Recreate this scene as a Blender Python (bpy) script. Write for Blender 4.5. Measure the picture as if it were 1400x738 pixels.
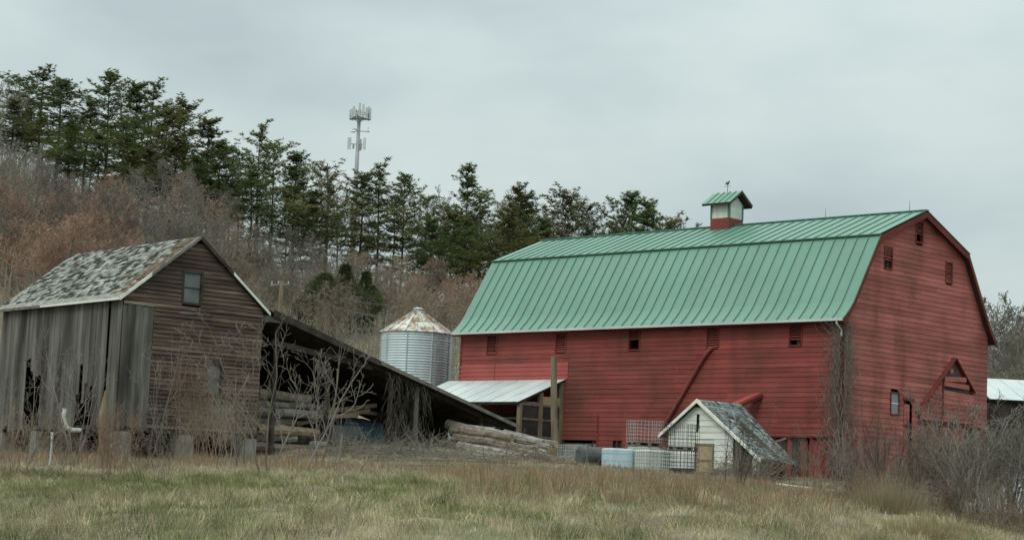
import bpy, math, random
import numpy as np
from mathutils import Vector, Matrix

random.seed(7)
for o in list(bpy.data.objects): bpy.data.objects.remove(o)
S = bpy.context.scene
COL = S.collection
PI = math.pi

# ------------------------------------------------------------------ camera
F, PITCH, ROLL, CZ = 2746.4, .1142, .0413, 1.6
cd = bpy.data.cameras.new('camera'); cam = bpy.data.objects.new('camera', cd); COL.objects.link(cam)
cd.sensor_width = 36; cd.lens = F * 36 / 1400; cd.clip_start = .5; cd.clip_end = 8000
cam.matrix_world = Matrix.Translation((0, 0, CZ)) @ Matrix.Rotation(PI / 2 + PITCH, 4, 'X') @ Matrix.Rotation(ROLL, 4, 'Z')
S.camera = cam

# ------------------------------------------------------------------ sky, sun, exposure
SUN_EL, SUN_AZ = math.radians(48), math.radians(215)      # azimuth measured clockwise from +Y
w = bpy.data.worlds.new('World'); S.world = w; w.use_nodes = True
nt = w.node_tree; N = nt.nodes; LK = nt.links
for n in list(N): N.remove(n)
def nn(t, **k):
    n = N.new(t)
    for a, b in k.items(): setattr(n, a, b)
    return n
out = nn('ShaderNodeOutputWorld'); bg = nn('ShaderNodeBackground'); bg.inputs[1].default_value = .1
sky = nn('ShaderNodeTexSky', sky_type='NISHITA', sun_disc=False, sun_elevation=SUN_EL, sun_rotation=SUN_AZ, dust_density=3)
tc = nn('ShaderNodeTexCoord'); mp = nn('ShaderNodeMapping'); mp.inputs['Scale'].default_value = (3.2, 3.2, 7.5)
mp.inputs['Location'].default_value = (1.9, 2.3, .25)
nz = nn('ShaderNodeTexNoise'); nz.inputs['Scale'].default_value = 1.6; nz.inputs['Detail'].default_value = 5; nz.inputs['Roughness'].default_value = .48
rp = nn('ShaderNodeValToRGB'); e = rp.color_ramp.elements
e[0].position = .36; e[0].color = (.465, .553, .568, 1); e[1].position = .62; e[1].color = (.640, .735, .715, 1)
sp = nn('ShaderNodeSeparateXYZ')
mr = nn('ShaderNodeMapRange', interpolation_type='SMOOTHSTEP')
for i, v in ((1, .12), (2, 1.0), (3, 10.3), (4, 30.0)): mr.inputs[i].default_value = v
vm = nn('ShaderNodeVectorMath', operation='SCALE')
mx = nn('ShaderNodeMixRGB'); mx.inputs[0].default_value = .9
LK.new(tc.outputs['Generated'], mp.inputs[0]); LK.new(mp.outputs[0], nz.inputs[0]); LK.new(nz.outputs[0], rp.inputs[0])
LK.new(tc.outputs['Generated'], sp.inputs[0]); LK.new(sp.outputs[2], mr.inputs[0])
LK.new(rp.outputs[0], vm.inputs[0]); LK.new(mr.outputs[0], vm.inputs['Scale'])
LK.new(sky.outputs[0], mx.inputs[1]); LK.new(vm.outputs[0], mx.inputs[2])
LK.new(mx.outputs[0], bg.inputs[0]); LK.new(bg.outputs[0], out.inputs[0])
sl = bpy.data.lights.new('sun', 'SUN'); sl.energy = 1.15; sl.angle = math.radians(25); sl.color = (1, .95, .80)
so = bpy.data.objects.new('sun', sl); COL.objects.link(so); so.location = (-20, -10, 60)
sd = Vector((math.sin(SUN_AZ) * math.cos(SUN_EL), math.cos(SUN_AZ) * math.cos(SUN_EL), math.sin(SUN_EL)))
so.rotation_euler = (-sd).to_track_quat('-Z', 'Y').to_euler()
S.view_settings.view_transform = 'Standard'; S.view_settings.look = 'None'
S.view_settings.exposure = 0; S.view_settings.gamma = 1
S.render.engine = 'CYCLES'
S.cycles.max_bounces = 5; S.cycles.diffuse_bounces = 3; S.cycles.transparent_max_bounces = 6

# ------------------------------------------------------------------ pixel helpers (photo is 1400 x 738)
def ray(x, y):
    cr, sr = math.cos(ROLL), math.sin(ROLL); dx, dy = x - 700, y - 369
    u = dx * cr + dy * sr; v = -dx * sr + dy * cr
    c, s = math.cos(PITCH), math.sin(PITCH)
    X, Z = u / F, -v / F
    d = np.array([X, c - Z * s, s + Z * c]); return d / d[1]
def pix(x, y, d):
    p = ray(x, y) * d; p[2] += CZ; return Vector(p)

# ------------------------------------------------------------------ terrain
CTL = np.array([
 (-20,5,-1.6),(0,5,-1.6),(20,5,-1.7),(0,14,-.95),(-8,14,-1.05),(8,14,-1.3),
 (-6,22,-.62),(-2,22,-.5),(0,22,-.45),(3,22,-.36),(4.6,24.5,-.30),(5.2,36,.13),(6.8,30,-.85),(9,24,-1.4),(14,28,-1.4),
 (-10,40,-.05),(-3,36,.0),(0,45,.38),(4.3,45,.42),(7.6,46,-.1),(10,48,-.42),(15,58,-.32),(22,62,-.45),(30,60,-.7),
 (-13.8,70.8,.85),(-9.3,74.5,1.1),(-7.5,76,1.6),(-20,78,.95),(-3.6,79.9,1.95),(-.9,82,2.05),(-4.5,72,1.25),(-8,64,.75),(0,68,1.08),(2.0,77,1.50),(-.5,76.5,1.62),
 (4.1,93.1,2.13),(-3,100,2.3),(13.9,83.9,1.35),(18,88,.95),(22.6,92.6,.65),(7.8,82,1.38),(5,82,1.25),(9,72,.95),(8.5,60,.62),(14,72,.35),(20,78,.25),
 (-30,75,.9),(-30,100,1.8),(-12,105,2.4),(0,115,2.8),(30,115,1.6),(45,90,0),(-35,50,.1),(-25,30,-.6),(35,40,-1.2),(-14,85,1.5)], float)
def _k(r2): return np.where(r2 > 1e-9, .5 * r2 * np.log(np.maximum(r2, 1e-9)), 0)
_sc = 20.
_P = CTL[:, :2] / _sc
_n = len(CTL)
_A = np.zeros((_n + 3, _n + 3))
_A[:_n, :_n] = _k(((_P[:, None] - _P[None]) ** 2).sum(-1)) + np.eye(_n) * .003
_A[:_n, _n:] = np.c_[np.ones(_n), _P]; _A[_n:, :_n] = _A[:_n, _n:].T
_W = np.linalg.solve(_A, np.r_[CTL[:, 2], 0, 0, 0])
HX = [-400, -160, -76, -65, -37, -5, 27, 76, 160, 400]
HZ = [60, 56, 46, 42, 31, 25, 15, 7, 5, 4]
def vnoise(x, y, seed=0):
    xi = np.floor(x).astype(np.int64); yi = np.floor(y).astype(np.int64); fx = x - xi; fy = y - yi
    fx = fx * fx * (3 - 2 * fx); fy = fy * fy * (3 - 2 * fy)
    def h(a, b):
        n = (a * 374761393 + b * 668265263 + seed * 974711) & 0xffffffff; n = ((n ^ (n >> 13)) * 1274126177) & 0xffffffff
        return ((n ^ (n >> 16)) & 0xffff) / 65535.
    return (h(xi, yi) * (1 - fx) + h(xi + 1, yi) * fx) * (1 - fy) + (h(xi, yi + 1) * (1 - fx) + h(xi + 1, yi + 1) * fx) * fy

def sstep(a, b, x):
    t = np.clip((x - a) / (b - a), 0, 1); return t * t * (3 - 2 * t)
def ground_np(x, y):
    x = np.asarray(x, float); y = np.asarray(y, float); sh = x.shape
    x = x.ravel(); y = y.ravel()
    xc = np.clip(x, -40, 50); yc = np.clip(y, 2, 122)
    q = np.c_[xc, yc] / _sc
    z = _k(((q[:, None] - _P[None]) ** 2).sum(-1)) @ _W[:_n] + _W[_n] + q @ _W[_n + 1:]
    z = np.clip(z, -2, 3.5)
    cr = np.interp(x * 300 / np.maximum(y, 150), HX, HZ)
    up = sstep(118, 310, y)
    dn = 1 - .55 * sstep(310, 520, y)
    far = 3 + (cr - 3) * up * dn
    k = sstep(105, 145, y)
    z = z * (1 - k) + far * k
    z += .05 * np.sin(x * 1.3 + .7 * y) * np.sin(y * .9 - .4 * x) * (1 - k)
    z += (.15 * (vnoise(x * .9, y * .9, 31) - .5) + .12 * (vnoise(x * 2.1, y * 2.1, 32) - .5)) * (1 - sstep(52, 66, y))
    return (z + CZ).reshape(sh)
def gz(x, y): return float(ground_np(np.array([x]), np.array([y]))[0])
def pixg(x, y, d0=15, d1=400):
    r = ray(x, y); t = np.arange(d0, d1, .25)
    h = ground_np(r[0] * t, t) - (r[2] * t + CZ)
    i = np.argmax(h > 0) if (h > 0).any() else len(t) - 1
    d = t[i]; return Vector((r[0] * d, d, gz(r[0] * d, d)))
def onground(x, d):
    r = ray(x, 640); return Vector((r[0] * d, d, gz(r[0] * d, d)))

# ------------------------------------------------------------------ materials
def mat(name, c1, c2, scale=(1, 1, 1), rough=.85, detail=6, lo=.35, hi=.65, objvar=.18, metal=0, spec=.25,
        bump=0., stain=None, stain2=None, stain3=None, attr=None, huevar=0., nrough=.6):
    m = bpy.data.materials.new(name); m.use_nodes = True
    t = m.node_tree; nd = t.nodes; lk = t.links.new
    b = nd['Principled BSDF']; b.inputs['Roughness'].default_value = rough; b.inputs['Metallic'].default_value = metal
    b.inputs['Specular IOR Level'].default_value = spec
    ge = nd.new('ShaderNodeNewGeometry')
    mp = nd.new('ShaderNodeMapping'); mp.inputs['Scale'].default_value = scale
    lk(ge.outputs['Position'], mp.inputs[0])
    n = nd.new('ShaderNodeTexNoise'); n.inputs['Scale'].default_value = 1; n.inputs['Detail'].default_value = detail; n.inputs['Roughness'].default_value = nrough
    lk(mp.outputs[0], n.inputs[0])
    r = nd.new('ShaderNodeValToRGB'); r.color_ramp.elements[0].position = lo; r.color_ramp.elements[1].position = hi
    r.color_ramp.elements[0].color = (*c1, 1); r.color_ramp.elements[1].color = (*c2, 1)
    lk(n.outputs[0], r.inputs[0]); col = r.outputs[0]
    if attr:
        a = nd.new('ShaderNodeAttribute'); a.attribute_name = attr
        mu = nd.new('ShaderNodeMixRGB'); mu.blend_type = 'MULTIPLY'; mu.inputs[0].default_value = 1
        lk(a.outputs['Color'], mu.inputs[1]); lk(col, mu.inputs[2]); col = mu.outputs[0]
    for st in (stain, stain2, stain3):
        if st:   # (colour, scale vec, threshold lo, hi, amount)
            mp2 = nd.new('ShaderNodeMapping'); mp2.inputs['Scale'].default_value = st[1]; lk(ge.outputs['Position'], mp2.inputs[0])
            n2 = nd.new('ShaderNodeTexNoise'); n2.inputs['Scale'].default_value = 1; n2.inputs['Detail'].default_value = 5; lk(mp2.outputs[0], n2.inputs[0])
            m2 = nd.new('ShaderNodeMapRange'); m2.inputs[1].default_value = st[2]; m2.inputs[2].default_value = st[3]; m2.inputs[4].default_value = st[4]
            lk(n2.outputs[0], m2.inputs[0])
            mi = nd.new('ShaderNodeMixRGB'); lk(m2.outputs[0], mi.inputs[0]); lk(col, mi.inputs[1]); mi.inputs[2].default_value = (*st[0], 1); col = mi.outputs[0]
    if objvar or huevar:
        oi = nd.new('ShaderNodeObjectInfo'); hs = nd.new('ShaderNodeHueSaturation')
        mr = nd.new('ShaderNodeMapRange'); mr.inputs[3].default_value = 1 - objvar; mr.inputs[4].default_value = 1 + objvar
        lk(oi.outputs['Random'], mr.inputs[0]); lk(mr.outputs[0], hs.inputs['Value'])
        if huevar:
            mh = nd.new('ShaderNodeMapRange'); mh.inputs[3].default_value = .5 - huevar; mh.inputs[4].default_value = .5 + huevar
            ma = nd.new('ShaderNodeMath'); ma.operation = 'FRACT'; mm = nd.new('ShaderNodeMath'); mm.operation = 'MULTIPLY'; mm.inputs[1].default_value = 7.31
            lk(oi.outputs['Random'], mm.inputs[0]); lk(mm.outputs[0], ma.inputs[0]); lk(ma.outputs[0], mh.inputs[0]); lk(mh.outputs[0], hs.inputs['Hue'])
        lk(col, hs.inputs['Color']); col = hs.outputs[0]
    lk(col, b.inputs['Base Color'])
    if bump:
        bp = nd.new('ShaderNodeBump'); bp.inputs['Strength'].default_value = bump; bp.inputs['Distance'].default_value = .02
        lk(n.outputs[0], bp.inputs['Height']); lk(bp.outputs[0], b.inputs['Normal'])
    return m
MT = {}
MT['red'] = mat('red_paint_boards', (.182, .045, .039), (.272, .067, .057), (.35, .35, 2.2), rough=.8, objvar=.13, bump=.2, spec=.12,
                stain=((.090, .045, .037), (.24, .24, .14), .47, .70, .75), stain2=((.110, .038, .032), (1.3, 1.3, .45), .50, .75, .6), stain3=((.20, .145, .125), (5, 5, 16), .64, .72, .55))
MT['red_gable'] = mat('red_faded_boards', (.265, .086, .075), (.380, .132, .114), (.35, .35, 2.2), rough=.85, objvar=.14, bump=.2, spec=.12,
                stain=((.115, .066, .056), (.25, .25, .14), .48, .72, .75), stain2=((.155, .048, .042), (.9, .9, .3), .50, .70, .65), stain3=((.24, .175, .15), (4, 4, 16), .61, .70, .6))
MT['red_sheet'] = mat('red_metal_sheet', (.27, .060, .052), (.33, .076, .066), (.5, .5, .5), rough=.5, objvar=.06)
MT['red_door'] = mat('red_door_paint', (.20, .016, .014), (.27, .022, .02), (1, 1, 1), rough=.7, objvar=.05)
MT['red_trim'] = mat('red_trim', (.10, .022, .020), (.16, .03, .027), (1, 1, 1), rough=.8)
MT['red_dark'] = mat('dark_weathered_trim', (.035, .022, .020), (.075, .035, .030), (1, 1, 2), rough=.85)
MT['green'] = mat('green_metal_roof', (.098, .215, .160), (.118, .245, .185), (.25, .25, .25), rough=.42, objvar=.05, spec=.5, stain=((.135, .235, .185), (.5, .5, .16), .52, .75, .5), stain2=((.085, .17, .13), (1.6, 1.6, .12), .6, .78, .4))
MT['green_seam'] = mat('green_seam', (.070, .160, .120), (.082, .185, .138), (.5, .5, .5), rough=.45, objvar=.03, spec=.4)  # darker than the panels: shadow side of the ribs put into the colour
MT['white_metal'] = mat('white_metal', (.40, .44, .44), (.52, .555, .55), (.6, .6, .6), rough=.45, objvar=.03, spec=.4, stain=((.36, .36, .33), (.5, .5, .2), .58, .8, .6))
MT['white_board'] = mat('white_paint_boards', (.55, .57, .52), (.68, .70, .64), (.6, .6, 4), rough=.75, objvar=.07, stain=((.26, .26, .22), (1.2, 1.2, .5), .55, .75, .6))
MT['brown_board'] = mat('dark_brown_boards', (.050, .036, .028), (.125, .088, .066), (.5, .5, 5), rough=.9, objvar=.28, bump=.3,
                stain=((.30, .245, .19), (.5, .5, 8), .57, .70, .6), stain2=((.026, .021, .018), (.35, .35, .45), .52, .72, .8))
MT['grey_board'] = mat('weathered_grey_boards', (.080, .077, .068), (.160, .154, .138), (4, 4, .5), rough=.9, objvar=.22, bump=.3,
                stain=((.026, .023, .020), (1.4, 1.4, .22), .44, .66, .85), stain2=((.17, .165, .15), (.4, .4, .4), .58, .72, .5))
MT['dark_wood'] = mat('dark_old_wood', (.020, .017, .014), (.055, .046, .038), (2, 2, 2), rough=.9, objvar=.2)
MT['shed_roof'] = mat('shed_roof_boards', (.035, .034, .030), (.085, .08, .07), (1.5, 1.5, 1.5), rough=.9, objvar=.2)
MT['wood_post'] = mat('bare_wood', (.13, .10, .07), (.24, .19, .135), (6, 6, .8), rough=.9, objvar=.1)
MT['tan_wood'] = mat('tan_plywood', (.30, .23, .14), (.42, .33, .21), (2, 2, .7), rough=.85, objvar=.12)
MT['grey_wood'] = mat('grey_timber', (.10, .095, .085), (.20, .19, .17), (3, 3, 1), rough=.9, objvar=.2)
MT['bark'] = mat('log_bark', (.075, .060, .046), (.205, .172, .135), (5, 5, 5), rough=.95, objvar=.25, bump=.5)
MT['bark_grey'] = mat('grey_log_bark', (.11, .10, .085), (.26, .245, .215), (4, 4, 4), rough=.95, objvar=.2, bump=.5)
MT['bark_tan'] = mat('peeled_log', (.17, .13, .09), (.33, .265, .19), (5, 5, 5), rough=.9, objvar=.2, bump=.4)
MT['log_end'] = mat('sawn_log_end', (.26, .19, .115), (.42, .33, .22), (3, 3, 3), rough=.9, objvar=.2)
MT['slate'] = mat('weathered_shingle', (.75, .75, .75), (1, 1, 1), (2, 2, 2), rough=.8, objvar=0, attr='col')
MT['glass'] = mat('dull_window_glass', (.10, .12, .125), (.20, .225, .23), (1.5, 1.5, 1.5), rough=.15, objvar=.1, spec=.6)
MT['old_glass'] = mat('grimy_old_glass', (.06, .07, .07), (.14, .155, .155), (1.5, 1.5, 1.5), rough=.3, objvar=.15, spec=.5)
MT['dark_glass'] = mat('dark_window_screen', (.018, .02, .022), (.05, .052, .05), (1.2, 1.2, 1.2), rough=.4, objvar=.2, spec=.4)
MT['stone'] = mat('field_stone', (.09, .085, .075), (.24, .225, .20), (2.5, 2.5, 2.5), rough=.95, objvar=.35, bump=.5)
MT['mortar'] = mat('mortar', (.05, .046, .04), (.10, .093, .08), (3, 3, 3), rough=1)
MT['concrete'] = mat('concrete', (.14, .14, .125), (.25, .245, .22), (2, 2, 2), rough=.95, objvar=.12, bump=.3)
MT['galv'] = mat('galvanised_steel', (.40, .475, .505), (.51, .595, .62), (.9, .9, .35), rough=.42, metal=.25, objvar=.05, spec=.5,
                stain=((.34, .385, .40), (1.6, 1.6, .3), .5, .7, .5))
MT['rust_roof'] = mat('rusty_galvanised_roof', (.40, .41, .37), (.54, .54, .49), (1, 1, 1), rough=.55, metal=.1, objvar=.12, spec=.4,
                stain=((.26, .13, .06), (2.2, 2.2, .8), .50, .62, .9), stain2=((.16, .07, .035), (3.5, 3.5, 1.2), .57, .66, .8))
MT['steel'] = mat('grey_steel', (.20, .21, .215), (.30, .315, .32), (1, 1, 1), rough=.5, metal=.3, objvar=.05)
MT['dark_steel'] = mat('dark_steel', (.05, .052, .052), (.09, .092, .09), (1, 1, 1), rough=.6, metal=.3)
MT['antenna'] = mat('pale_antenna', (.48, .52, .51), (.58, .62, .60), (1, 1, 1), rough=.6, objvar=.08)
MT['tank_white'] = mat('cloudy_plastic', (.50, .53, .47), (.62, .64, .57), (1.2, 1.2, 1.2), rough=.5, objvar=.05)
MT['tank_blue'] = mat('bluish_plastic', (.36, .47, .54), (.48, .60, .66), (1.5, 1.5, .8), rough=.45, objvar=.05)
MT['cage'] = mat('galvanised_cage', (.30, .32, .32), (.42, .44, .43), (2, 2, 2), rough=.5, metal=.3)
MT['dark_tank'] = mat('dark_tank', (.045, .055, .055), (.09, .10, .098), (1.5, 1.5, 1.5), rough=.6)
MT['tarp'] = mat('blue_tarp', (.012, .03, .038), (.03, .055, .065), (1.5, 1.5, 1.5), rough=.5)
MT['pale_tarp'] = mat('pale_sheet', (.22, .245, .26), (.31, .34, .35), (.8, .8, .8), rough=.6)
MT['pvc'] = mat('white_pipe', (.42, .44, .41), (.56, .58, .54), (2, 2, 2), rough=.5)
MT['soil'] = mat('ground_soil', (.110, .088, .058), (.215, .180, .120), (.9, .9, .9), rough=1, objvar=0, bump=.6,
                stain=((.110, .122, .052), (.5, .5, .5), .52, .66, .7), stain2=((.27, .23, .15), (1.1, 1.1, 1.1), .52, .68, .7))
MT['grass'] = mat('grass_blades', (.8, .8, .8), (1.1, 1.1, 1.1), (.8, .8, .8), rough=.85, objvar=0, attr='col', spec=.15)
MT['trunk_grey'] = mat('grey_bark', (.12, .11, .10), (.23, .215, .19), (2, 2, .6), rough=.95, objvar=.2)
MT['trunk_pine'] = mat('pine_bark', (.06, .052, .046), (.12, .105, .092), (2, 2, .6), rough=.95, objvar=.2)
MT['twig_grey'] = mat('grey_twigs', (.150, .136, .112), (.245, .226, .188), (.12, .12, .12), rough=.95, objvar=.2)
MT['twig_red'] = mat('reddish_twigs', (.250, .170, .130), (.365, .250, .190), (.12, .12, .12), rough=.95, objvar=.18)
MT['twig_tan'] = mat('tan_twigs', (.200, .162, .122), (.310, .255, .195), (.12, .12, .12), rough=.95, objvar=.18)
MT['twig_brown'] = mat('brown_stems', (.135, .106, .080), (.225, .180, .138), (.5, .5, .5), rough=.95, objvar=.25)
MT['twig_brush'] = mat('greyish_stems', (.135, .122, .102), (.225, .205, .172), (.5, .5, .5), rough=.95, objvar=.25)
MT['twig_rust'] = mat('rusty_stems', (.15, .098, .072), (.235, .16, .118), (.5, .5, .5), rough=.95, objvar=.2)
MT['twig_pale'] = mat('pale_grey_stems', (.115, .104, .086), (.205, .186, .156), (1, 1, 1), rough=.9, objvar=.15)
MT['twig_dark'] = mat('dark_stems', (.045, .038, .032), (.09, .076, .062), (1, 1, 1), rough=.9, objvar=.2)
MT['needle'] = mat('pine_needles', (.078, .108, .040), (.150, .175, .064), (.15, .15, .15), rough=.8, objvar=.2, huevar=.018)
MT['needle_olive'] = mat('olive_needles', (.100, .108, .036), (.175, .172, .062), (.15, .15, .15), rough=.8, objvar=.18, huevar=.012)
MT['cedar'] = mat('cedar_foliage', (.050, .064, .028), (.100, .112, .050), (.8, .8, .8), rough=.85, objvar=.2)
MT['asphalt'] = mat('asphalt', (.045, .045, .044), (.065, .064, .062), (4, 4, 4), rough=.95, objvar=0)

def leafy(m, amt=.35):
    t = m.node_tree; b = t.nodes['Principled BSDF']; o = t.nodes['Material Output']; tr = t.nodes.new('ShaderNodeBsdfTranslucent'); mx_ = t.nodes.new('ShaderNodeMixShader'); mx_.inputs[0].default_value = amt
    t.links.new(b.inputs['Base Color'].links[0].from_socket, tr.inputs[0]); t.links.new(b.outputs[0], mx_.inputs[1]); t.links.new(tr.outputs[0], mx_.inputs[2]); t.links.new(mx_.outputs[0], o.inputs[0])
for k_ in ('needle', 'needle_olive', 'cedar', 'grass'): leafy(MT[k_])
# ------------------------------------------------------------------ object helpers
def tag(o, label=None, cat=None, group=None, kind=None):
    if label: o['label'] = label
    if cat: o['category'] = cat
    if group: o['group'] = group
    if kind: o['kind'] = kind
    return o
def empty(name, loc, rz=0, label=None, cat=None, group=None):
    o = bpy.data.objects.new(name, None); COL.objects.link(o); o.location = loc; o.rotation_euler = (0, 0, rz)
    o.empty_display_size = .3
    return tag(o, label, cat, group)
def link(name, me, parent=None, loc=None, rot=None, scale=None):
    o = bpy.data.objects.new(name, me); COL.objects.link(o); o.parent = parent
    if loc is not None: o.location = loc
    if rot is not None: o.rotation_euler = rot
    if scale is not None: o.scale = scale
    return o
class MB:
    def __init__(s): s.v = []; s.f = []
    def poly(s, pts):
        n = len(s.v); s.v += [tuple(p) for p in pts]; s.f.append(tuple(range(n, n + len(pts)))); return s
    def box(s, a, b):
        (x0, y0, z0), (x1, y1, z1) = a, b; n = len(s.v)
        s.v += [(x0,y0,z0),(x1,y0,z0),(x1,y1,z0),(x0,y1,z0),(x0,y0,z1),(x1,y0,z1),(x1,y1,z1),(x0,y1,z1)]
        s.f += [tuple(n + i for i in q) for q in ((0,3,2,1),(4,5,6,7),(0,1,5,4),(1,2,6,5),(2,3,7,6),(3,0,4,7))]; return s
    def beam(s, p, q, wd, ht, up=(0, 0, 1)):
        p, q = Vector(p), Vector(q); d = (q - p).normalized(); u = Vector(up)
        if abs(d.dot(u)) > .98: u = Vector((0, 1, 0))
        r = d.cross(u).normalized() * wd / 2; u = r.cross(d).normalized() * ht / 2; n = len(s.v)
        for c in (p, q):
            s.v += [tuple(c - r - u), tuple(c + r - u), tuple(c + r + u), tuple(c - r + u)]
        s.f += [tuple(n + i for i in t) for t in ((3,2,1,0),(4,5,6,7),(0,1,5,4),(1,2,6,5),(2,3,7,6),(3,0,4,7))]; return s
    def tube(s, pts, r, seg=8, cap=True):
        pts = [Vector(p) for p in pts]; rs = r if isinstance(r, (list, tuple)) else [r] * len(pts); n0 = len(s.v)
        for i, p in enumerate(pts):
            d = (pts[min(i + 1, len(pts) - 1)] - pts[max(i - 1, 0)]).normalized()
            u = Vector((0, 0, 1)) if abs(d.z) < .9 else Vector((1, 0, 0))
            a = d.cross(u).normalized(); b = d.cross(a)
            for k in range(seg):
                t = 2 * PI * k / seg; s.v.append(tuple(p + (a * math.cos(t) + b * math.sin(t)) * rs[i]))
        for i in range(len(pts) - 1):
            for k in range(seg):
                a0 = n0 + i * seg + k; a1 = n0 + i * seg + (k + 1) % seg
                s.f.append((a0, a0 + seg, a1 + seg, a1))
        if cap:
            s.f.append(tuple(n0 + k for k in range(seg))); m = n0 + (len(pts) - 1) * seg
            s.f.append(tuple(m + seg - 1 - k for k in range(seg)))
        return s
    def ext(s, prof, v):          # polygon + extrusion vector
        n = len(s.v); k = len(prof); v = Vector(v)
        s.v += [tuple(p) for p in prof] + [tuple(Vector(p) + v) for p in prof]
        s.f.append(tuple(n + k - 1 - i for i in range(k))); s.f.append(tuple(n + k + i for i in range(k)))
        for i in range(k): j = (i + 1) % k; s.f.append((n + i, n + j, n + k + j, n + k + i))
        return s
    def mesh(s, name, m, smooth=False, fix=True):
        me = bpy.data.meshes.new(name); me.from_pydata(s.v, [], s.f)
        me.materials.append(MT[m]); me.validate()
        if fix:
            import bmesh
            b = bmesh.new(); b.from_mesh(me); bmesh.ops.recalc_face_normals(b, faces=b.faces); b.to_mesh(me); b.free()
        if smooth: me.polygons.foreach_set('use_smooth', [True] * len(me.polygons))
        return me
    def build(s, name, m, parent=None, smooth=False, loc=None, rot=None):
        return link(name, s.mesh(name, m, smooth), parent, loc, rot)
def fast_mesh(name, V, T, m, col=None, smooth=False):
    me = bpy.data.meshes.new(name); V = np.asarray(V, np.float32); T = np.asarray(T, np.int32)
    me.vertices.add(len(V)); me.vertices.foreach_set('co', V.ravel())
    me.loops.add(T.size); me.loops.foreach_set('vertex_index', T.ravel())
    me.polygons.add(len(T)); me.polygons.foreach_set('loop_start', np.arange(0, T.size, T.shape[1], dtype=np.int32))
    me.polygons.foreach_set('loop_total', np.full(len(T), T.shape[1], np.int32))
    if col is not None:
        a = me.attributes.new('col', 'FLOAT_COLOR', 'POINT')
        a.data.foreach_set('color', np.c_[col, np.ones(len(col))].astype(np.float32).ravel())
    if smooth: me.polygons.foreach_set('use_smooth', [True] * len(T))
    me.update(calc_edges=True); me.materials.append(MT[m] if isinstance(m, str) else m); return me
def seg_mesh(name, segs, m, sides=3):
    P = np.array([s[0] for s in segs]); Q = np.array([s[1] for s in segs]); ra = np.array([s[2] for s in segs]); rb = np.array([s[3] for s in segs])
    d = Q - P; d /= np.maximum(np.linalg.norm(d, axis=1, keepdims=True), 1e-9)
    u = np.where(np.abs(d[:, 2:3]) < .9, np.array([[0, 0, 1.]]), np.array([[1., 0, 0]]))
    a = np.cross(d, u); a /= np.linalg.norm(a, axis=1, keepdims=True); b = np.cross(d, a); n = len(P); V = np.zeros((n, 2 * sides, 3))
    for k in range(sides):
        t = 2 * PI * k / sides; o = a * math.cos(t) + b * math.sin(t)
        V[:, k] = P + o * ra[:, None]; V[:, sides + k] = Q + o * rb[:, None]
    base = (np.arange(n) * 2 * sides)[:, None]; T = []
    for k in range(sides):
        j = (k + 1) % sides
        T += [base + np.array([[k, sides + k, j]]), base + np.array([[j, sides + k, sides + j]])]
    return fast_mesh(name, V.reshape(-1, 3), np.concatenate(T), m)
# unit clapboard: length along +X, up +Z, outer side -Y (thicker at the bottom edge)
_ub = {}
def unit_board(m, clap):
    k = (m, clap)
    if k not in _ub:
        top = .35 if clap else 1.0
        b = MB(); b.v = [(0,-1,0),(1,-1,0),(1,0,0),(0,0,0),(0,-top,1),(1,-top,1),(1,0,1),(0,0,1)]
        b.f = [(0,3,2,1),(4,5,6,7),(0,1,5,4),(1,2,6,5),(2,3,7,6),(3,0,4,7)]
        _ub[k] = b.mesh('board', m)
    return _ub[k]
RB = random.Random(11)
def put_board(parent, m, org, ang, s0, s1, z0, z1, t=.032, clap=True, name='board', jit=.004, lift=.014):
    u = Vector((math.cos(ang), math.sin(ang), 0)); n = Vector((math.sin(ang), -math.cos(ang), 0))
    p = Vector((org[0], org[1], 0)) + u * s0 + n * RB.uniform(0, jit)
    return link(name, unit_board(m, clap), parent, (p.x, p.y, z0 + RB.uniform(-.006, .006)), (0, RB.uniform(-.0016, .0016), ang), (s1 - s0 - .004, t, z1 - z0 + (lift if clap else 0)))
def slant_board(parent, m, org, ang, b0, b1, t0, t1, z0, z1, t=.032):
    b = MB(); b.v = [(b0,-t,z0),(b1,-t,z0),(b1,0,z0),(b0,0,z0),(t0,-t*.35,z1),(t1,-t*.35,z1),(t1,0,z1),(t0,0,z1)]
    b.f = [(0,3,2,1),(4,5,6,7),(0,1,5,4),(1,2,6,5),(2,3,7,6),(3,0,4,7)]
    return link('board', b.mesh('board', m), parent, (org[0], org[1], 0), (0, 0, ang))
def cut(s0, s1, z0, z1, holes):
    sp = [(s0, s1)]
    for (a, b, c, d) in holes:
        if z1 > c + .03 and z0 < d - .03:
            nx = []
            for (p, q) in sp:
                if b <= p or a >= q: nx.append((p, q)); continue
                if a > p: nx.append((p, a))
                if b < q: nx.append((b, q))
            sp = nx
    return [x for x in sp if x[1] - x[0] > .05]
def splits(a, b, maxlen):
    r = [a]
    while b - r[-1] > maxlen: r.append(r[-1] + RB.uniform(.6, 1) * maxlen)
    if b - r[-1] < .5 and len(r) > 1: r.pop()
    return list(zip(r, r[1:] + [b]))
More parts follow.
